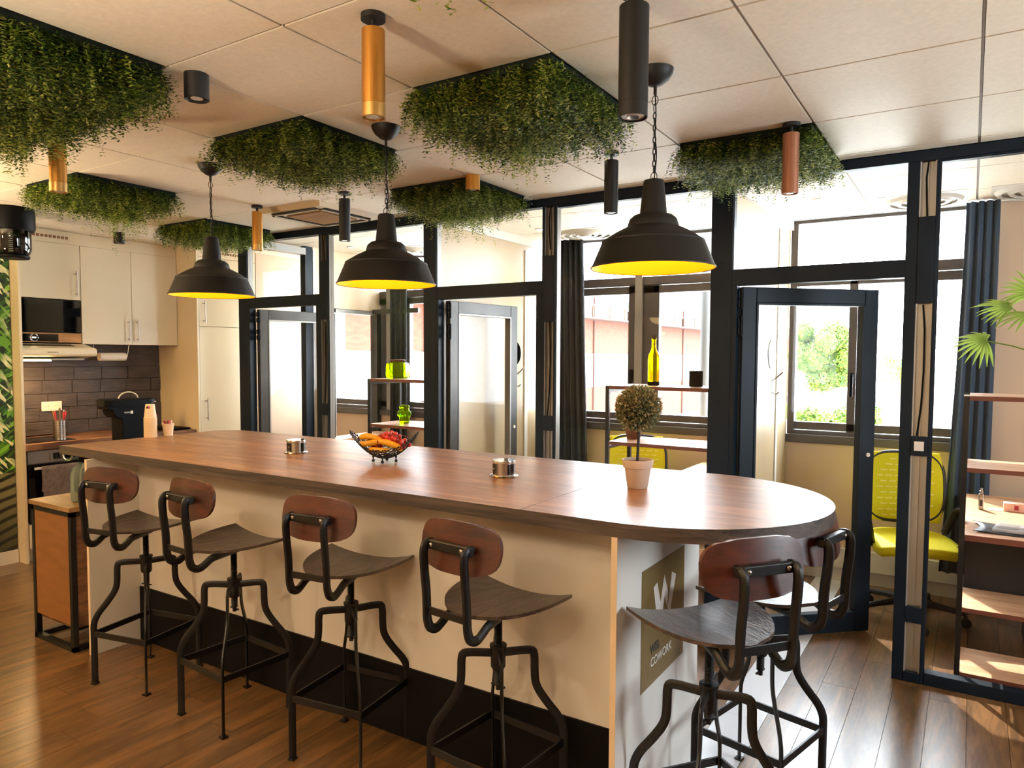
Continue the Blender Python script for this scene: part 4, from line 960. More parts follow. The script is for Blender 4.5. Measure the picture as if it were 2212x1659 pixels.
# coffee machine seen from behind
cm = thing('drinks_dispenser', 'tall black dispenser with overhanging lid and arched handle behind the left end of the counter', 'dispenser', (-5.68, 3.25, 0))
KX, KY = -5.60, -.275
def mx_(l): return [(y+KY, z) for y, z in l]
pf = mx_([(3.395, .02), (3.660, .02), (3.660, 1.215), (3.285, 1.215), (3.290, 1.180), (3.325, 1.172), (3.335, 1.135), (3.360, 1.110), (3.395, 1.105)])
mk('machine_body', B().prism(pf, -.16, lambda a, c, t: (KX+t, a, c)), 'blackplastic', cm, bevel=.005)
mk('foot', B().box(KX-.15, KX-.01, 3.41+KY, 3.65+KY, 0, .02), 'blackplastic', cm)
def rr(xa, xb, ya, yb, z, r=.06, n=6):
    out = []
    for (cx0, cy0), a0 in (((xb-r, yb-r), 0), ((xa+r, yb-r), PI/2), ((xa+r, ya+r), PI), ((xb-r, ya+r), 3*PI/2)):
        for k in range(n+1): a = a0+PI/2*k/n; out.append((cx0+r*math.cos(a), cy0+KY+r*math.sin(a), z))
    return out
lo_, hi_ = rr(KX-.20, KX+.012, 3.275, 3.675, 1.200), rr(KX-.20, KX+.012, 3.275, 3.675, 1.248); n_ = len(lo_); hi2 = rr(KX-.18, KX-.01, 3.295, 3.655, 1.258, .05)
mk('lid', B().add(lo_+hi_+hi2, [(i, (i+1) % n_, n_+(i+1) % n_, n_+i) for i in range(n_)]+[(n_+i, n_+(i+1) % n_, 2*n_+(i+1) % n_, 2*n_+i) for i in range(n_)]+[tuple(range(n_))[::-1], tuple(range(2*n_, 3*n_))]), 'blackplastic', cm, smooth=True)
mk('side_tank', B().box(KX-.14, KX-.01, 3.661+KY, 3.669+KY, .85, 1.198), 'alu_light', cm)
mk('lid_handle', B().tube([(KX-.09, 3.495+KY+.078*math.cos(a), 1.255+.052*math.sin(a)) for a in [PI*k/14 for k in range(15)]], .0055, 8), 'cab', cm, smooth=True)
mk('rating_label', B().box(KX, KX+.001, 3.41+KY, 3.455+KY, 1.145, 1.157), 'alu', cm)
mk('barcode_label', B().box(KX, KX+.001, 3.460+KY, 3.480+KY, 1.140, 1.163), 'offwhite', cm)
# pop-up sockets
def popup(x, y, lab, rz):
    t = thing('popup_socket', lab, 'power socket', (x, y, Z), rz, 'chrome pop-up power sockets in the counter', local=True)
    mk('base_flange', B().lathe([(.050, 0), (.060, 0), (.062, .003), (.058, .006), (.050, .004)], 40), 'chrome', t, smooth=True)
    mk('barrel', B().lathe([(.0475, .001), (.0475, .062)], 40), 'steel', t, smooth=True)
    mk('top_cap', B().lathe([(.0495, .060), (.0505, .064), (.049, .069), (.020, .070)], 40), 'chrome', t, smooth=True)
    for a0 in (-PI/2, -PI/2+2*PI/3, -PI/2+4*PI/3):
        Pp = []; n_ = 10
        for k in range(n_+1):
            a = a0-.55+1.1*k/n_
            for z in (.010, .054): Pp.append((.0482*math.cos(a), .0482*math.sin(a), z))
        s_ = mk('socket_face', B().add(Pp, [(2*k, 2*k+2, 2*k+3, 2*k+1) for k in range(n_)]), 'micro', t, smooth='all')
        mk('pin', B().sphere((.0488*math.cos(a0+.18), .0488*math.sin(a0+.18), .034), .003, 8, 6), 'chrome', s_)
    return t
popup(-2.974, 2.567, 'chrome pop-up power socket left of the fruit bowl', -.2); popup(-1.674, 2.565, 'chrome pop-up power socket between the fruit bowl and the topiary pot', -.62)
# fruit bowl
FX, FY = -2.358, 2.57; ang = -.5; uxx = Vector((.86, .5, 0)).normalized(); uyy = Vector((-uxx.y, uxx.x, 0))
def fp(a, b_, z): return tuple(Vector((FX, FY, Z+z))+uxx*a+uyy*b_)
fb = thing('fruit_bowl', 'black wire fruit bowl with curved crossing wires and ball feet', 'bowl', (FX, FY, Z))
def bowlz(a, b_): return .024+.118*(abs(a)/.16)**2.1+.040*(abs(b_)/.09)**2
for c in [-.20+.031*k for k in range(14)]:
    for sg_ in (1, -1):
        ins = [t for t in [-.2+.4*k/160 for k in range(161)] if (t/.162)**2+((t-c)*.62/.094)**2 <= 1]
        if len(ins) < 14: continue
        t0, t1 = ins[0], ins[-1]; p = []
        for k in range(15):
            t = t0+(t1-t0)*k/14; b_ = sg_*(t-c)*.62; p.append(fp(t, b_, bowlz(t, b_)))
        mk('wire', B().tube(p, .0019, 6).sphere(p[0], .0046, 8, 6).sphere(p[-1], .0046, 8, 6), 'black_metal', fb, smooth='all')
for off in (-.012, .012): mk('wire', B().tube([fp(.168*t, off*(1-t*t), bowlz(.168*t, 0)-.002) for t in [-1+k/8 for k in range(17)]], .0026, 6), 'black_metal', fb, smooth='all')
for a, b_ in ((-.055, 0), (.055, 0), (0, -.05), (0, .05)):
    mk('foot', B().sphere(fp(a, b_, .009), .008, 10, 8).cyl(fp(a, b_, .012), .003, .018, 8).sphere(fp(a, b_, .027), .006, 8, 6), 'black_metal', fb, smooth=True)
def banana(p, r, lab):
    p = smooth_path(p, 2); n_ = len(p); rr_ = [r*(.25+.75*min(1, math.sin(PI*min(max((k+.3)/(n_-.4), 0), 1))**.55*1.05)) for k in range(n_)]
    t = thing('banana', lab, 'banana', p[0], group='bananas in the fruit bowl')
    mk('peel', B().tube(p, rr_, 5), 'banana', t, smooth='all', subsurf=1)
    mk('tip', B().tube([p[0], tuple(Vector(p[0])*1.5-Vector(p[1])*.5 if False else Vector(p[0])+(Vector(p[0])-Vector(p[1])).normalized()*.008)], .0045, 6), 'banana_tip', t)
st_ = fp(-.005, -.01, .105)
banana([fp(-.118, -.01, .118), fp(-.095, -.012, .128), fp(-.05, -.014, .123), fp(-.01, -.012, .108)], .019, 'topmost banana of the bunch, pointing left above the others')
banana([fp(-.112, -.030, .092), fp(-.085, -.036, .092), fp(-.04, -.036, .100), fp(-.005, -.02, .106)], .018, 'banana left in the bowl, below the topmost one')
banana([fp(-.018, -.045, .105), fp(.01, -.052, .105), fp(.055, -.050, .090), fp(.080, -.042, .073), fp(.090, -.036, .066)], .0205, 'banana in front curving down to the right through the wires')
banana([fp(-.070, -.042, .068), fp(-.03, -.050, .066), fp(.005, -.046, .064), fp(.03, -.04, .066)], .016, 'lowest banana, mostly behind the bowl wires')
gb = thing('grape_bunch', 'bunch of red grapes heaped on the right of the fruit bowl', 'grapes', fp(.05, 0, .1))
R = random.Random(21); pts = []; tries = 0
def ghigh(a): return .150-.9*max(0, abs(a-.035)-.03)**1.15 if a < .04 else .150-.72*(a-.04)
while len(pts) < 68 and tries < 60000:
    tries += 1; a = R.uniform(-.065, .165); b_ = R.uniform(-.06, .065); zt = ghigh(a)-abs(b_)*.45; z = R.uniform(max(.05, zt-.045), zt)
    if a < .0 and b_ < -.0: continue
    if a < .085 and b_ < -.045: continue
    if z < .03+2.0*a*a+.028: continue
    if all((a-x)**2+(b_-y)**2+(z-zz_)**2 > .0182**2 for x, y, zz_ in pts): pts.append((a, b_, z))
src = None
for a, b_, z in pts:
    c = Vector(fp(a, b_, z))-ORG[gb.name]
    if src is None: src = mk('grape', B().sphere((0, 0, 0), .0105, 14, 10, (1, 1, 1.08)), 'grape', smooth='all'); src.parent = gb; src.location = c
    else: share(src, gb, c)
mk('stalk', B().tube(smooth_path([fp(-.055, .0, .115), fp(-.01, -.02, .137), (fp(.04, -.03, .137)), fp(.075, -.04, .125), fp(.082, -.045, .095)], 2), .0022, 6).tube([fp(.03, -.02, .135), fp(.09, 0, .13), fp(.13, .01, .11)], .0018, 6), 'stem', gb, smooth=True)
# topiary
TX, TY = -1.088, 2.625
tp_ = thing('topiary_plant', 'ball topiary plant on a dark stem in a greige pot near the rounded counter end', 'plant', (TX, TY, Z))
mk('pot', B().lathe([(.038, Z), (.0395, Z+.002), (.051, Z+.078), (.0565, Z+.080), (.061, Z+.110), (.060, Z+.112), (.056, Z+.110), (.050, Z+.085), (.048, Z+.09)], 40, (TX, TY, 0)), 'pot', tp_, smooth=True)
mk('soil', B().lathe([(.056, Z+.098), (.04, Z+.104), (.01, Z+.103)], 20, (TX, TY, 0)), 'soil', tp_, smooth=True)
mk('stem', B().tube([(TX-.002, TY, Z+.095), (TX, TY, Z+.15), (TX+.004, TY, Z+.25)], .0058, 10), 'trunk', tp_, smooth=True)
R = random.Random(33); V, Fc = [], []
BC = Vector((TX, TY, Z+.312)); BR = .080
for k in range(3400):
    u, v = R.uniform(-1, 1), R.uniform(0, 2*PI); s_ = math.sqrt(1-u*u); d = Vector((s_*math.cos(v), s_*math.sin(v), u))
    p = BC+d*BR*R.uniform(.78, 1.06); g = (d+Vector((R.gauss(0, .45), R.gauss(0, .45), R.gauss(.1, .45)))).normalized(); sd = g.cross(Vector((R.gauss(0, 1), R.gauss(0, 1), R.gauss(0, 1)))).normalized()
    l_, w_ = R.uniform(.010, .017), R.uniform(.0028, .0042); nr = g.cross(sd)*.0015
    i = len(V); V += [tuple(p), tuple(p+g*l_*.55+sd*w_+nr), tuple(p+g*l_), tuple(p+g*l_*.55-sd*w_+nr)]; Fc.append((i, i+1, i+2, i+3))
o = mk('foliage_ball', B().add(V, Fc), 'topiary', tp_); o['kind'] = 'stuff'
mk('ball_core', B().sphere(tuple(BC), BR*.86, 20, 14), mat('ball_core', '#2c3220', .9), tp_, smooth='all')

# ================================================================ OFFICE FURNITURE
def shelf_unit(x0, x1, lab, lower=False):
    Y0, Y1 = 4.13, 4.50; t = thing('desk_shelf', lab, 'shelf', ((x0+x1)/2, (Y0+Y1)/2, 0), group='black metal shelves with wood boards behind the glass')
    for x in (x0, x1-.024):
        for y in (Y0, Y1-.022): mk('upright', B().box(x, x+.024, y, y+.022, 0, 1.428), 'black_metal', t, bevel=.001)
        for z in (.03, .35, 1.05, 1.406): mk('side_rail', B().box(x+.002, x+.022, Y0+.022, Y1-.022, z-.02, z), 'black_metal', t)
    for z in ((1.428, 1.078, .385, .06) if lower else (1.428, 1.078, .385)):
        s_ = mk('shelf_board', B().box(x0+.024, x1-.024, Y0, Y1, z-.020, z+.001), 'shelf_wood', t)
        mk('board_edge', B().box(x0+.024, x1-.024, Y0-.002, Y0, z-.021, z+.0005), 'shelf_edge', s_)
    return t
shelf_unit(-3.965, -3.325, 'wood and black metal shelf in the left office holding two lime glass jars')
shelf_unit(-1.935, -1.26, 'wood and black metal shelf in the middle office holding a yellow bottle')
s3 = shelf_unit(-.022, 1.15, 'wood and black metal shelf at the right edge, in the right office', True)
mk('corner_cap', B().box(-.023, .004, 4.128, 4.154, 1.428, 1.434), 'white', s3)
def lathe_thing(name, prof, x, y, m, lab, cat, seg=32, **k): return solo(name, B().lathe(prof, seg, (x, y, 0), **k), m, lab, cat, smooth=True)
ZS = 1.430
j1 = thing('glass_jar', 'square lime-green glass jar with brown collar and wire handle on the top shelf', 'jar', (-3.856, 4.36, ZS))
b = B(); n_ = 28; prof = [(.066, 0), (.078, .006), (.081, .02), (.081, .10), (.074, .118), (.056, .126), (.056, .135)]
rows = []
for r, z in prof:
    for k in range(n_):
        a = 2*PI*k/n_; q = (abs(math.cos(a))**5+abs(math.sin(a))**5)**(-.2) if r > .06 else 1; b.v.append((-3.856+r*q*math.cos(a+.3), 4.36+r*q*math.sin(a+.3), ZS+.0005+z))
for i in range(len(prof)-1):
    for k in range(n_): b.f.append((i*n_+k, i*n_+(k+1) % n_, (i+1)*n_+(k+1) % n_, (i+1)*n_+k))
b.f.append(tuple(range(n_))[::-1]); b.f.append(tuple((len(prof)-1)*n_+k for k in range(n_)))
mk('jar_glass', b, 'lime', j1, smooth=True)
mk('collar', B().lathe([(.058, ZS+.127), (.061, ZS+.13), (.061, ZS+.142), (.058, ZS+.148), (.052, ZS+.148)], 28, (-3.856, 4.36, 0)), 'cork', j1, smooth=True)
mk('wire_handle', B().tube([tuple(Vector((-3.856, 4.36, ZS+.138))+Vector((.86, .5, 0)).normalized()*(.066*math.cos(a))+Vector((.45, -.8, 0))*(.055*math.sin(a))+Vector((0, 0, -.115*math.sin(a)))) for a in [PI*k/16 for k in range(17)]], .0028, 6), 'cork', j1, smooth='all')
j2 = thing('glass_jar', 'lime-green glass mason jar with bulging grips on the lower shelf', 'jar', (-3.737, 4.30, 1.079))
mk('jar_glass', B().lathe([(.036, 1.080), (.041, 1.085), (.041, 1.13), (.048, 1.145), (.048, 1.165), (.040, 1.18), (.038, 1.192), (.036, 1.198)], 28, (-3.737, 4.30, 0)), 'lime', j2, smooth=True)
for a in (.3, 1.4, 2.5, 3.6, 4.7, 5.8): mk('glass_bulge', B().sphere((-3.737+.044*math.cos(a), 4.30+.044*math.sin(a), 1.155), .014, 10, 8, (1, 1, 1.6)), 'lime', j2, smooth='all')
mk('screw_rim', B().lathe([(.038, 1.198), (.041, 1.202), (.041, 1.212), (.038, 1.216), (.038, 1.222), (.033, 1.222)], 28, (-3.737, 4.30, 0)), 'lime', j2, smooth=True)
yb = thing('wine_bottle', 'translucent yellow glass bottle with cork and dark base on the shelf', 'bottle', (-1.70, 4.34, ZS))
mk('bottle_glass', B().lathe([(.034, ZS+.024), (.0365, ZS+.03), (.0365, ZS+.165), (.034, ZS+.19), (.022, ZS+.215), (.0145, ZS+.235), (.0135, ZS+.285), (.015, ZS+.288), (.015, ZS+.297)], 32, (-1.70, 4.34, 0)), 'yellow_bottle', yb, smooth=True)
mk('base', B().lathe([(.036, ZS+.001), (.0375, ZS+.003), (.0375, ZS+.024)], 32, (-1.70, 4.34, 0)), 'blackplastic', yb, smooth=True)
mk('cork', B().lathe([(.0115, ZS+.29), (.012, ZS+.315)], 16, (-1.70, 4.34, 0)), 'cork', yb, smooth=True)
solo('black_pot', B().lathe([(.038, ZS+.001), (.041, ZS+.004), (.041, ZS+.096), (.037, ZS+.096), (.036, ZS+.01)], 32, (-1.405, 4.28, 0)), 'blackplastic', 'plain black cylindrical pot right of the yellow bottle', 'pot', smooth=True)
bp_ = thing('basket_plant', 'small plant in a brown woven basket on the shelf, behind the topiary ball', 'plant', (-1.839, 4.36, 1.079))
mk('woven_basket', B().lathe([(.042, 1.080), (.044, 1.083), (.058, 1.158), (.061, 1.162), (.055, 1.160), (.052, 1.15)], 32, (-1.839, 4.36, 0)), 'basket', bp_, smooth=True)
R = random.Random(2); V, Fc = [], []
for k in range(700):
    d = Vector((R.gauss(0, 1), R.gauss(0, 1), R.gauss(.3, .8))).normalized(); p = Vector((-1.855, 4.36, 1.205))+d*R.uniform(.03, .085)*Vector((1, 1, .6)).length*.65
    g = (d+Vector((R.gauss(0, .5), R.gauss(0, .5), R.gauss(0, .5)))).normalized(); s_ = g.cross(Vector((0, 0, 1.01))).normalized(); i = len(V)
    V += [tuple(p), tuple(p+g*.009+s_*.004), tuple(p+g*.018), tuple(p+g*.009-s_*.004)]; Fc.append((i, i+1, i+2, i+3))
o = mk('leaf_tuft', B().add(V, Fc), 'topiary', bp_); o['kind'] = 'stuff'
# desks
d3 = thing('desk', 'wooden desk in the right office with black modesty panel, laptop on it', 'desk', (.6, 4.9, 0))
b = B(); 
mk('desk_top', B().box(.002, 1.6, 4.51, 5.43, .716, .744), 'shelf_wood', d3)
mk('desk_front_strip', B().box(.002, 1.12, 4.16, 4.508, .716, .744), 'shelf_wood', d3)
mk('desk_edge', B().box(.002, 1.12, 4.155, 4.16, .714, .742), 'shelf_edge', d3)
mk('modesty_panel', B().box(.005, 1.1, 4.53, 4.545, .345, .712), 'chair_black', d3)
mk('desk_leg', B().box(1.5, 1.55, 4.6, 4.65, 0, .715), 'black_metal', d3); mk('desk_leg', B().box(1.5, 1.55, 5.35, 5.4, 0, .715), 'black_metal', d3)
mk('desk_leg', B().box(.01, .05, 5.35, 5.39, 0, .715), 'black_metal', d3)
d2 = thing('desk', 'rounded desk corner with grey edge in the middle office', 'desk', (-1.6, 5.2, 0))
pl = [(-1.26, 4.66)]+[(-1.42+.30*math.cos(a), 4.96+.30*math.sin(a)) for a in [-PI/2-PI/2*k/10 for k in range(11)]]+[(-1.72, 5.45), (-1.26, 5.45)]
mk('desk_top', B().prism(pl[::-1], .024, lambda a, c, t: (a, c, .775+t)), 'shelf_wood', d2)
pl2 = [(x-(0 if x > -1.3 else .012), y-(.012 if y < 5 else 0)) for x, y in pl]
mk('desk_edge_band', B().prism(pl2[::-1], .018, lambda a, c, t: (a, c, .777+t)), 'alu_light', d2)
for x, y in ((-1.40, 4.8), (-1.65, 5.38), (-1.32, 5.38)): mk('desk_leg', B().box(x-.02, x+.02, y-.02, y+.02, 0, .775), 'black_metal', d2)
d1_ = thing('desk', 'pale desk corner at the left edge of the left office window', 'desk', (-4.9, 5.3, 0))
mk('desk_top', B().box(-5.18, -4.95, 4.75, 5.55, .80, .825), 'shelf_wood', d1_); mk('desk_leg', B().box(-5.15, -5.12, 5.4, 5.43, 0, .80), 'black_metal', d1_); mk('desk_leg', B().box(-5.15, -5.12, 4.8, 4.83, 0, .80), 'black_metal', d1_)
# things on the right desk
dm = solo('desk_mat', B().grid(16, 8, lambda u, v: (.035+.62*u+.03*math.sin(v*PI)*(1-u), 4.235+.255*v, .7445+.010*(1-u)**6)), 'leather', 'black leather desk mat with curled left edge under the laptop', 'desk mat', smooth='all', solid=.002)
lp = thing('laptop', 'silver laptop base with black keys on the leather mat', 'laptop', (.36, 4.37, .747))
mk('laptop_base', B().prism([(.115, 4.285), (.60, 4.255), (.62, 4.45), (.145, 4.47)], .014, lambda a, c, t: (a, c, .748+t)), 'laptop', lp, bevel=.003)
mk('trackpad', B().prism([(.138, 4.315), (.225, 4.31), (.24, 4.44), (.155, 4.445)], .0006, lambda a, c, t: (a, c, .7622+t)), 'alu', lp)
for i in range(5):
    for j in range(4): x = .255+.048*j+.006*i; y = 4.285+.035*i; mk('key', B().box(x, x+.042, y, y+.028, .7622, .7635), 'keys', lp)
vp = thing('vape_device', 'small dark handheld electronic device standing upright on the desk', 'device', (.075, 4.90, .745))
mk('device_body', B().box(.063, .089, 4.888, 4.912, .7455, .835), 'steel', vp, bevel=.005)
mk('device_screen', B().box(.069, .083, 4.886, 4.888, .765, .80), 'micro', vp); mk('device_button', B().cyl((.076, 4.884, .812), .004, .003, 10, 'y'), 'white', vp)
mk('mouthpiece', B().lathe([(.011, .835), (.011, .852), (.007, .856), (.007, .868)], 14, (.076, 4.90, 0)), 'steel', vp, smooth=True)
bx_ = thing('small_carton', 'small open pinkish carton box lying on the desk', 'box', (.25, 4.95, .745))
mk('carton', B().box(.185, .295, 4.92, 4.99, .7455, .79), mat('carton_pink', '#e6b8a0', .7), bx_); mk('flap', B().obox((.31, 4.95, .785), (.018, 0, .006), (0, .03, 0), (0, 0, .0008)), M['offwhite'], bx_); mk('barcode', B().box(.235, .255, 4.9185, 4.92, .755, .78), 'red', bx_)
solo('paper_sheet', B().box(.115, .18, 4.90, 4.97, .7455, .7462), 'offwhite', 'small white paper lying left of the carton on the desk', 'paper')
# ---- curtains
def curtain(x0, x1, xb0, xb1, y, z0, z1, m, lab, nf):
    def f(u, v):
        xa = x0+(xb0-x0)*(1-v)**1.5; xc = x1+(xb1-x1)*(1-v); x = xa+(xc-xa)*u
        return (x, y+.020*math.sin(u*nf*2*PI)+.006*math.sin(u*nf*4.3*PI+v*2), z0+(z1-z0)*v)
    return solo('curtain', B().grid(nf*12, 14, f), m, lab, 'curtain', smooth='all', solid=.004)
curtain(-3.06, -2.80, -3.04, -2.72, 5.50, .12, H-.01, 'curtain_dark', 'dark grey curtain at the left of the middle office window', 5)
curtain(-.055, .125, -.135, .125, 5.48, .20, H-.01, 'curtain', 'slate blue curtain beside the right office window', 4)
curtain(-4.97, -4.74, -4.97, -4.74, 5.50, .6, H-.01, 'curtain_dark', 'dark curtain in the left office above the lime jar', 4)
# ---- office chairs
def office_chair(name, x, y, rz, lab, seat_m, back_m, zb=1.0, z0=.0):
    t = thing(name, lab, 'chair', (x, y, 0), rz, None, local=True)
    mk('seat', B().grid(14, 14, lambda u, v: ((u*2-1)*.235*(1-.12*abs(v*2-1)**4), (v*2-1)*.23*(1-.12*abs(u*2-1)**4), .485-.020*((u*2-1)**4)-.030*max(0, v-.6)**1.2*2)), seat_m, t, smooth='all', solid=.055)
    b = B()
    def bk(u, v): s_ = u*2-1; hw = .225*(1-.10*abs(v*2-1)**3); return (s_*hw, -.235-.05*v+.035*s_*s_, .56+(zb-.56)*v)
    mk('backrest_mesh', B().grid(16, 18, bk), back_m, t, smooth='all', solid=.012)
    n_ = 72; p = []
    for k in range(n_):
        a = 2*PI*k/n_; ca, sa = math.cos(a), math.sin(a); u = .5+.5*math.copysign(abs(ca)**.5, ca); v = .5+.5*math.copysign(abs(sa)**.5, sa); x_, y_, z_ = bk(u, v); p.append((x_*1.02, y_-.004, z_))
    mk('back_frame', B().tube(p, .013, 8, closed=True), 'chair_black', t, smooth='all')
    if seat_m == 'yellow':
        b = B()
        for r_ in range(11):
            for c in range(6):
                if r_ > 8 and c in (0, 5): continue
                v = .08+r_*.082; u = .14+c*.125+(.05 if r_ % 2 else 0); x_, y_, z_ = bk(u, v); b.obox((x_, y_+.008, z_), (.020, 0, 0), (0, .0012, 0), (0, 0, .0035)); b.obox((x_, y_-.008, z_), (.020, 0, 0), (0, .0012, 0), (0, 0, .0035))
        mk('mesh_slots', b, mat('pale_slot', '#f0e890', .7), t)
    for sx in (-1, 1):
        mk('armrest', B().tube(smooth_path([(sx*.235, -.21, .50), (sx*.275, -.20, .60), (sx*.285, -.12, .68), (sx*.285, .06, .69), (sx*.28, .16, .65), (sx*.265, .17, .56), (sx*.24, .10, .47)], 2), .018, 8, flat=(.024, .012, (1, 0, 0))), 'chair_black', t, smooth='all')
    mk('gas_column', B().cyl((0, 0, .08), .028, .36, 16).box(-.1, .1, -.12, .12, .42, .45), 'chair_black', t)
    mk('back_spine', B().tube([(0, -.05, .44), (0, -.25, .44), (0, -.29, .55), (0, -.29, .70)], .018, 8), 'chair_black', t, smooth=True)
    for k in range(5):
        a = k*2*PI/5+.35; c, s_ = math.cos(a), math.sin(a)
        lg = mk('base_leg', B().tube([(c*.02, s_*.02, .12), (c*.15, s_*.15, .105), (c*.29, s_*.29, .085), (c*.30, s_*.30, .06)], [.026, .020, .015, .010], 8), 'chair_black', t, smooth=True)
        mk('castor', B().lathe([(.012, -.02), (.028, -.016), (.029, 0), (.028, .016), (.012, .02)], 16, (c*.30, s_*.30, .030), ax='y'), 'chair_black', lg, smooth=True)
    return t
office_chair('office_chair', -.275, 5.02, math.radians(196), 'bright yellow mesh office chair with black arms and wheeled base', 'yellow', 'yellow', 1.0)
office_chair('office_chair', -2.10, 5.06, math.radians(205), 'yellow mesh office chair behind the shelf in the middle office', 'yellow', 'yellow', .985)
office_chair('office_chair', -4.25, 5.15, math.radians(165), 'dark grey upholstered chair in the left office behind the shelf', 'chair_grey', 'chair_grey', 1.235)
# pedestal under the right desk
solo('desk_pedestal', B().box(.30, .62, 4.62, 5.05, .02, .55), 'chair_black', 'black drawer unit under the right desk', 'cabinet', bevel=.004)
# ---- mirrors, hooks
def mirror(x, y, z, lab):
    t = thing('round_mirror', lab, 'mirror', (x, y, z), group='round mirrors on the office dividers'); mk('mirror_glass', B().lathe([(.098, .001), (.102, .004), (.100, .006)], 48, (x, y, z), ax='x'), 'mirror', t, smooth=True); mk('mirror_edge', B().lathe([(.103, 0), (.103, .005)], 48, (x, y, z), ax='x', cap0=False, cap1=False), 'alu', t)
mirror(-3.213, 5.07, 1.632, 'round mirror on the wall of the middle office'); mirror(-1.148, 5.09, 1.632, 'round mirror on the wall of the right office')
def coat_hook(x, y, z, lab): solo('coat_hook', B().obox((x+.004, y, z), (.003, 0, 0), (0, .009, 0), (0, 0, .05)).tube([(x+.004, y, z+.04), (x+.03, y+.004, z+.062), (x+.07, y+.012, z+.10)], .006, 8).tube([(x+.004, y, z-.04), (x+.03, y, z-.055), (x+.05, y+.004, z-.035)], .0055, 8), 'steel', lab, 'hook', 'coat hooks below the round mirrors', smooth=True)
coat_hook(-3.213, 5.10, 1.41, 'steel coat hook under the middle office mirror'); coat_hook(-1.148, 5.11, 1.41, 'steel coat hook under the right office mirror')
# ---- palm at the right edge
pm_ = thing('fan_palm', 'fan palm with bright leaves reaching in from the right edge', 'plant', (.45, 4.33, 1.43))
mk('palm_pot', B().lathe([(.05, 1.430), (.07, 1.54), (.064, 1.54)], 24, (.45, 4.33, 0)), 'blackplastic', pm_, smooth=True)
R = random.Random(8)
def fan(c, d, nrm, ln, nl=15, spread=2.5):
    c = Vector(c); d = Vector(d).normalized(); nrm = Vector(nrm); nrm = (nrm-d*nrm.dot(d)).normalized(); s_ = nrm.cross(d)
    mk('palm_stalk', B().tube(smooth_path([(.45, 4.33, 1.52), tuple((Vector((.45, 4.33, 1.52))*.45+c*.55)+Vector((0, 0, .04))), tuple(c)], 2), .0032, 6), 'palm', pm_, smooth=True)
    for k in range(nl):
        a = -spread/2+spread*k/(nl-1); g = d*math.cos(a)+s_*math.sin(a); q = g.cross(nrm).normalized(); l_ = ln*(1-.25*abs(a)/(spread/2))*R.uniform(.9, 1.05); P_ = []
        for j in range(7):
            tt = j/6; wv = .0085*math.sin(PI*(.12+.86*tt))+.0006; pos = c+g*l_*tt-Vector((0, 0, 1))*(.05*tt*tt)+nrm*(.006*math.sin(tt*3)); up2 = nrm*.004*math.sin(PI*tt)
            P_ += [tuple(pos+q*wv), tuple(pos+up2), tuple(pos-q*wv)]
        mk('palm_leaflet', B().add(P_, [(3*j+e, 3*j+e+1, 3*j+e+4, 3*j+e+3) for j in range(6) for e in (0, 1)]), 'palm', pm_)
fan((.06, 4.38, 1.70), (-1, -.2, .10), (0, -.75, .8), .17, 16, 3.6)
fan((.165, 4.38, 1.86), (-1, -.1, .35), (.1, -.55, .8), .19, 14, 2.3)
fan((.245, 4.34, 1.82), (-.9, -.3, .1), (0, -.4, .95), .19, 15, 3.0)
fan((.26, 4.40, 1.93), (-.35, .1, .95), (0, -1, .1), .20, 16, 2.9)
# ================================================================ OUTSIDE
XF = -12.0
fc = thing('factory_building', 'long brick and white-clad factory building seen through the office windows', 'building', (XF-3, 35, -2.6))
mk('main_wall', B().box(XF-6, XF-.06, 6, 64, -2.6, 3.75), 'facade', fc)
bands = [(3.42, 3.82, 'facade', 'cladding_panel'), (1.72, 2.95, 'brick_out', 'brick_panel'), (.42, 1.70, 'facade', 'cladding_panel'), (-1.2, .40, 'brick_out', 'brick_panel')]
y = 8.0; step = 3.3
while y < 64:
    for z0, z1, m_, nm in bands: mk(nm, B().box(XF-.06, XF, y+.03, min(y+step, 64)-.03, z0, z1), m_, fc)
    mk('pilaster', B().box(XF-.04, XF+.05, y-.03, y+.03, -1.2, 3.8), 'brick_joint', fc)
    w_ = mk('window_strip', B().box(XF-.06, XF-.03, y+.1, y+step-.1, 3.0, 3.4), 'conc', fc)
    y += step
b = B(); y = 8
while y < 64: b.box(XF, XF+.03, y, y+.05, 3.42, 3.82).box(XF, XF+.03, y, y+.05, .42, 1.70); y += .42
o = mk('cladding_ribs', b, 'facade_rib', fc); o['kind'] = 'stuff'
b = B().box(XF+.5, XF+.55, 8, 64, 3.42, 3.46).box(XF+.5, XF+.55, 8, 64, 2.95, 3.0); y = 8
while y < 64: b.box(XF+.5, XF+.54, y, y+.04, 2.95, 3.44); y += 1.4
mk('walkway_railing', b, 'rail', fc); mk('walkway', B().box(XF, XF+.6, 8, 64, 2.93, 2.96), 'brick_joint', fc)
struct('ground_outside', B().box(-40, 40, 6.5, 120, -2.75, -2.6), 'ground_out')
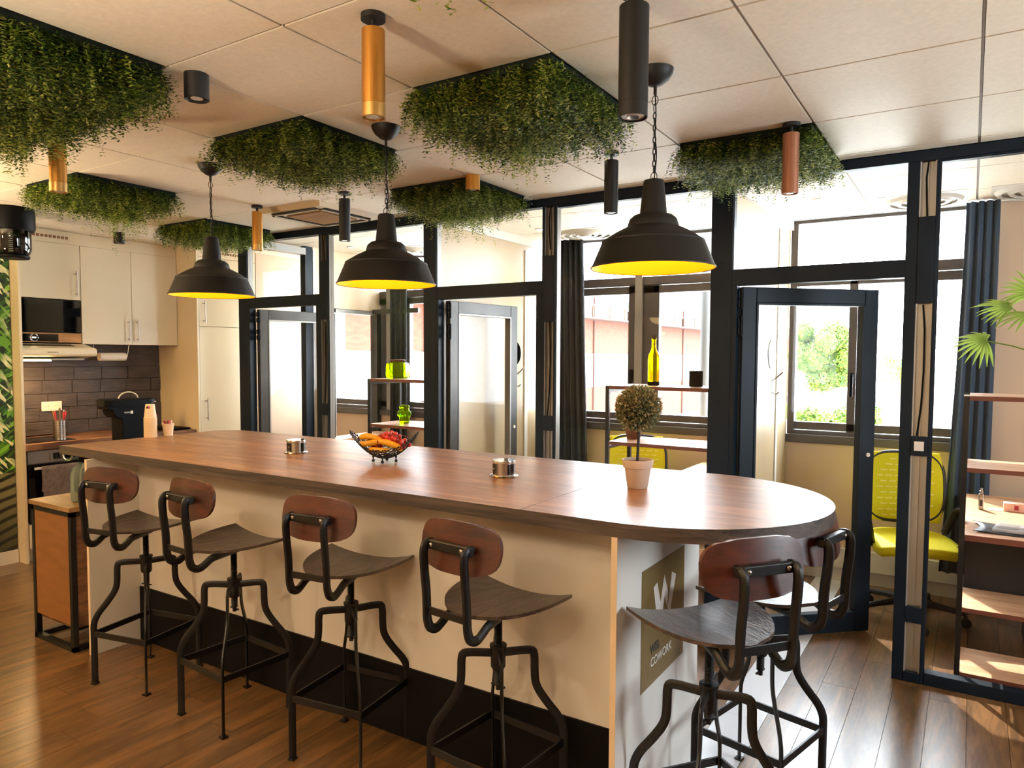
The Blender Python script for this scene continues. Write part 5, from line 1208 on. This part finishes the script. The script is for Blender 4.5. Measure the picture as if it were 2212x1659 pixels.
solo('outdoor_pipe', B().cyl((-2.02, 6.4, -2.6), .045, 6.2, 16), 'conc', 'grey vertical pole outside the middle office window', 'pole', smooth=True)
solo('boundary_wall', B().obox((-3.2, 30, -.35), (5.2, -3.2*-.35, 0), (0, .12, 0), (0, 0, .45)), 'conc', 'low grey boundary wall beyond the right office window', 'wall')
def tree(name, x, y, zb, h, r, n, lab, seed, cat='tree', gr=None):
    R = random.Random(seed); t = thing(name, lab, cat, (x, y, zb), group=gr)
    if cat == 'tree': mk('trunk', B().tube([(x, y, zb), (x+.1, y, zb+h*.35), (x-.1, y, zb+h*.7)], [.28, .2, .1], 10), 'bark', t, smooth=True)
    V, Fc = [], []
    cl = [(Vector((x+R.gauss(0, r*.42), y+R.gauss(0, r*.42), zb+h*(.38+.5*R.random()))), r*R.uniform(.28, .5)) for _ in range(14)] if cat == 'tree' else [(Vector((x+R.uniform(-r, r), y+R.uniform(-.5, .5)-0.2*(0), zb+R.uniform(.1, h*.8))), .35) for _ in range(14)]
    for k in range(n):
        c, rr_ = R.choice(cl); d = Vector((R.gauss(0, 1), R.gauss(0, 1), R.gauss(0, 1))).normalized(); p = c+d*rr_*R.uniform(.6, 1); a = d.cross(Vector((R.gauss(0, 1), R.gauss(0, 1), R.gauss(0, 1)))).normalized(); b_ = d.cross(a); s_ = R.uniform(.06, .13); i = len(V)
        V += [tuple(p), tuple(p+a*s_+b_*s_*.4), tuple(p+a*s_*2), tuple(p+a*s_-b_*s_*.4)]; Fc.append((i, i+1, i+2, i+3))
    o = mk('crown', B().add(V, Fc), 'tree', t); o['kind'] = 'stuff'
tree('leafy_tree', -6.75, 40, -2.6, 6.3, 1.9, 26000, 'bright green leafy tree seen through the open glass door', 4)
tree('leafy_tree', -4.4, 62, -2.6, 4.6, 1.8, 3000, 'distant pale tree seen between the door and the hollow post', 6)
tree('hedge', -4.3, 28.5, -1.2, 1.0, 1.5, 2500, 'low yellow-green hedge in front of the boundary wall', 5, 'hedge')
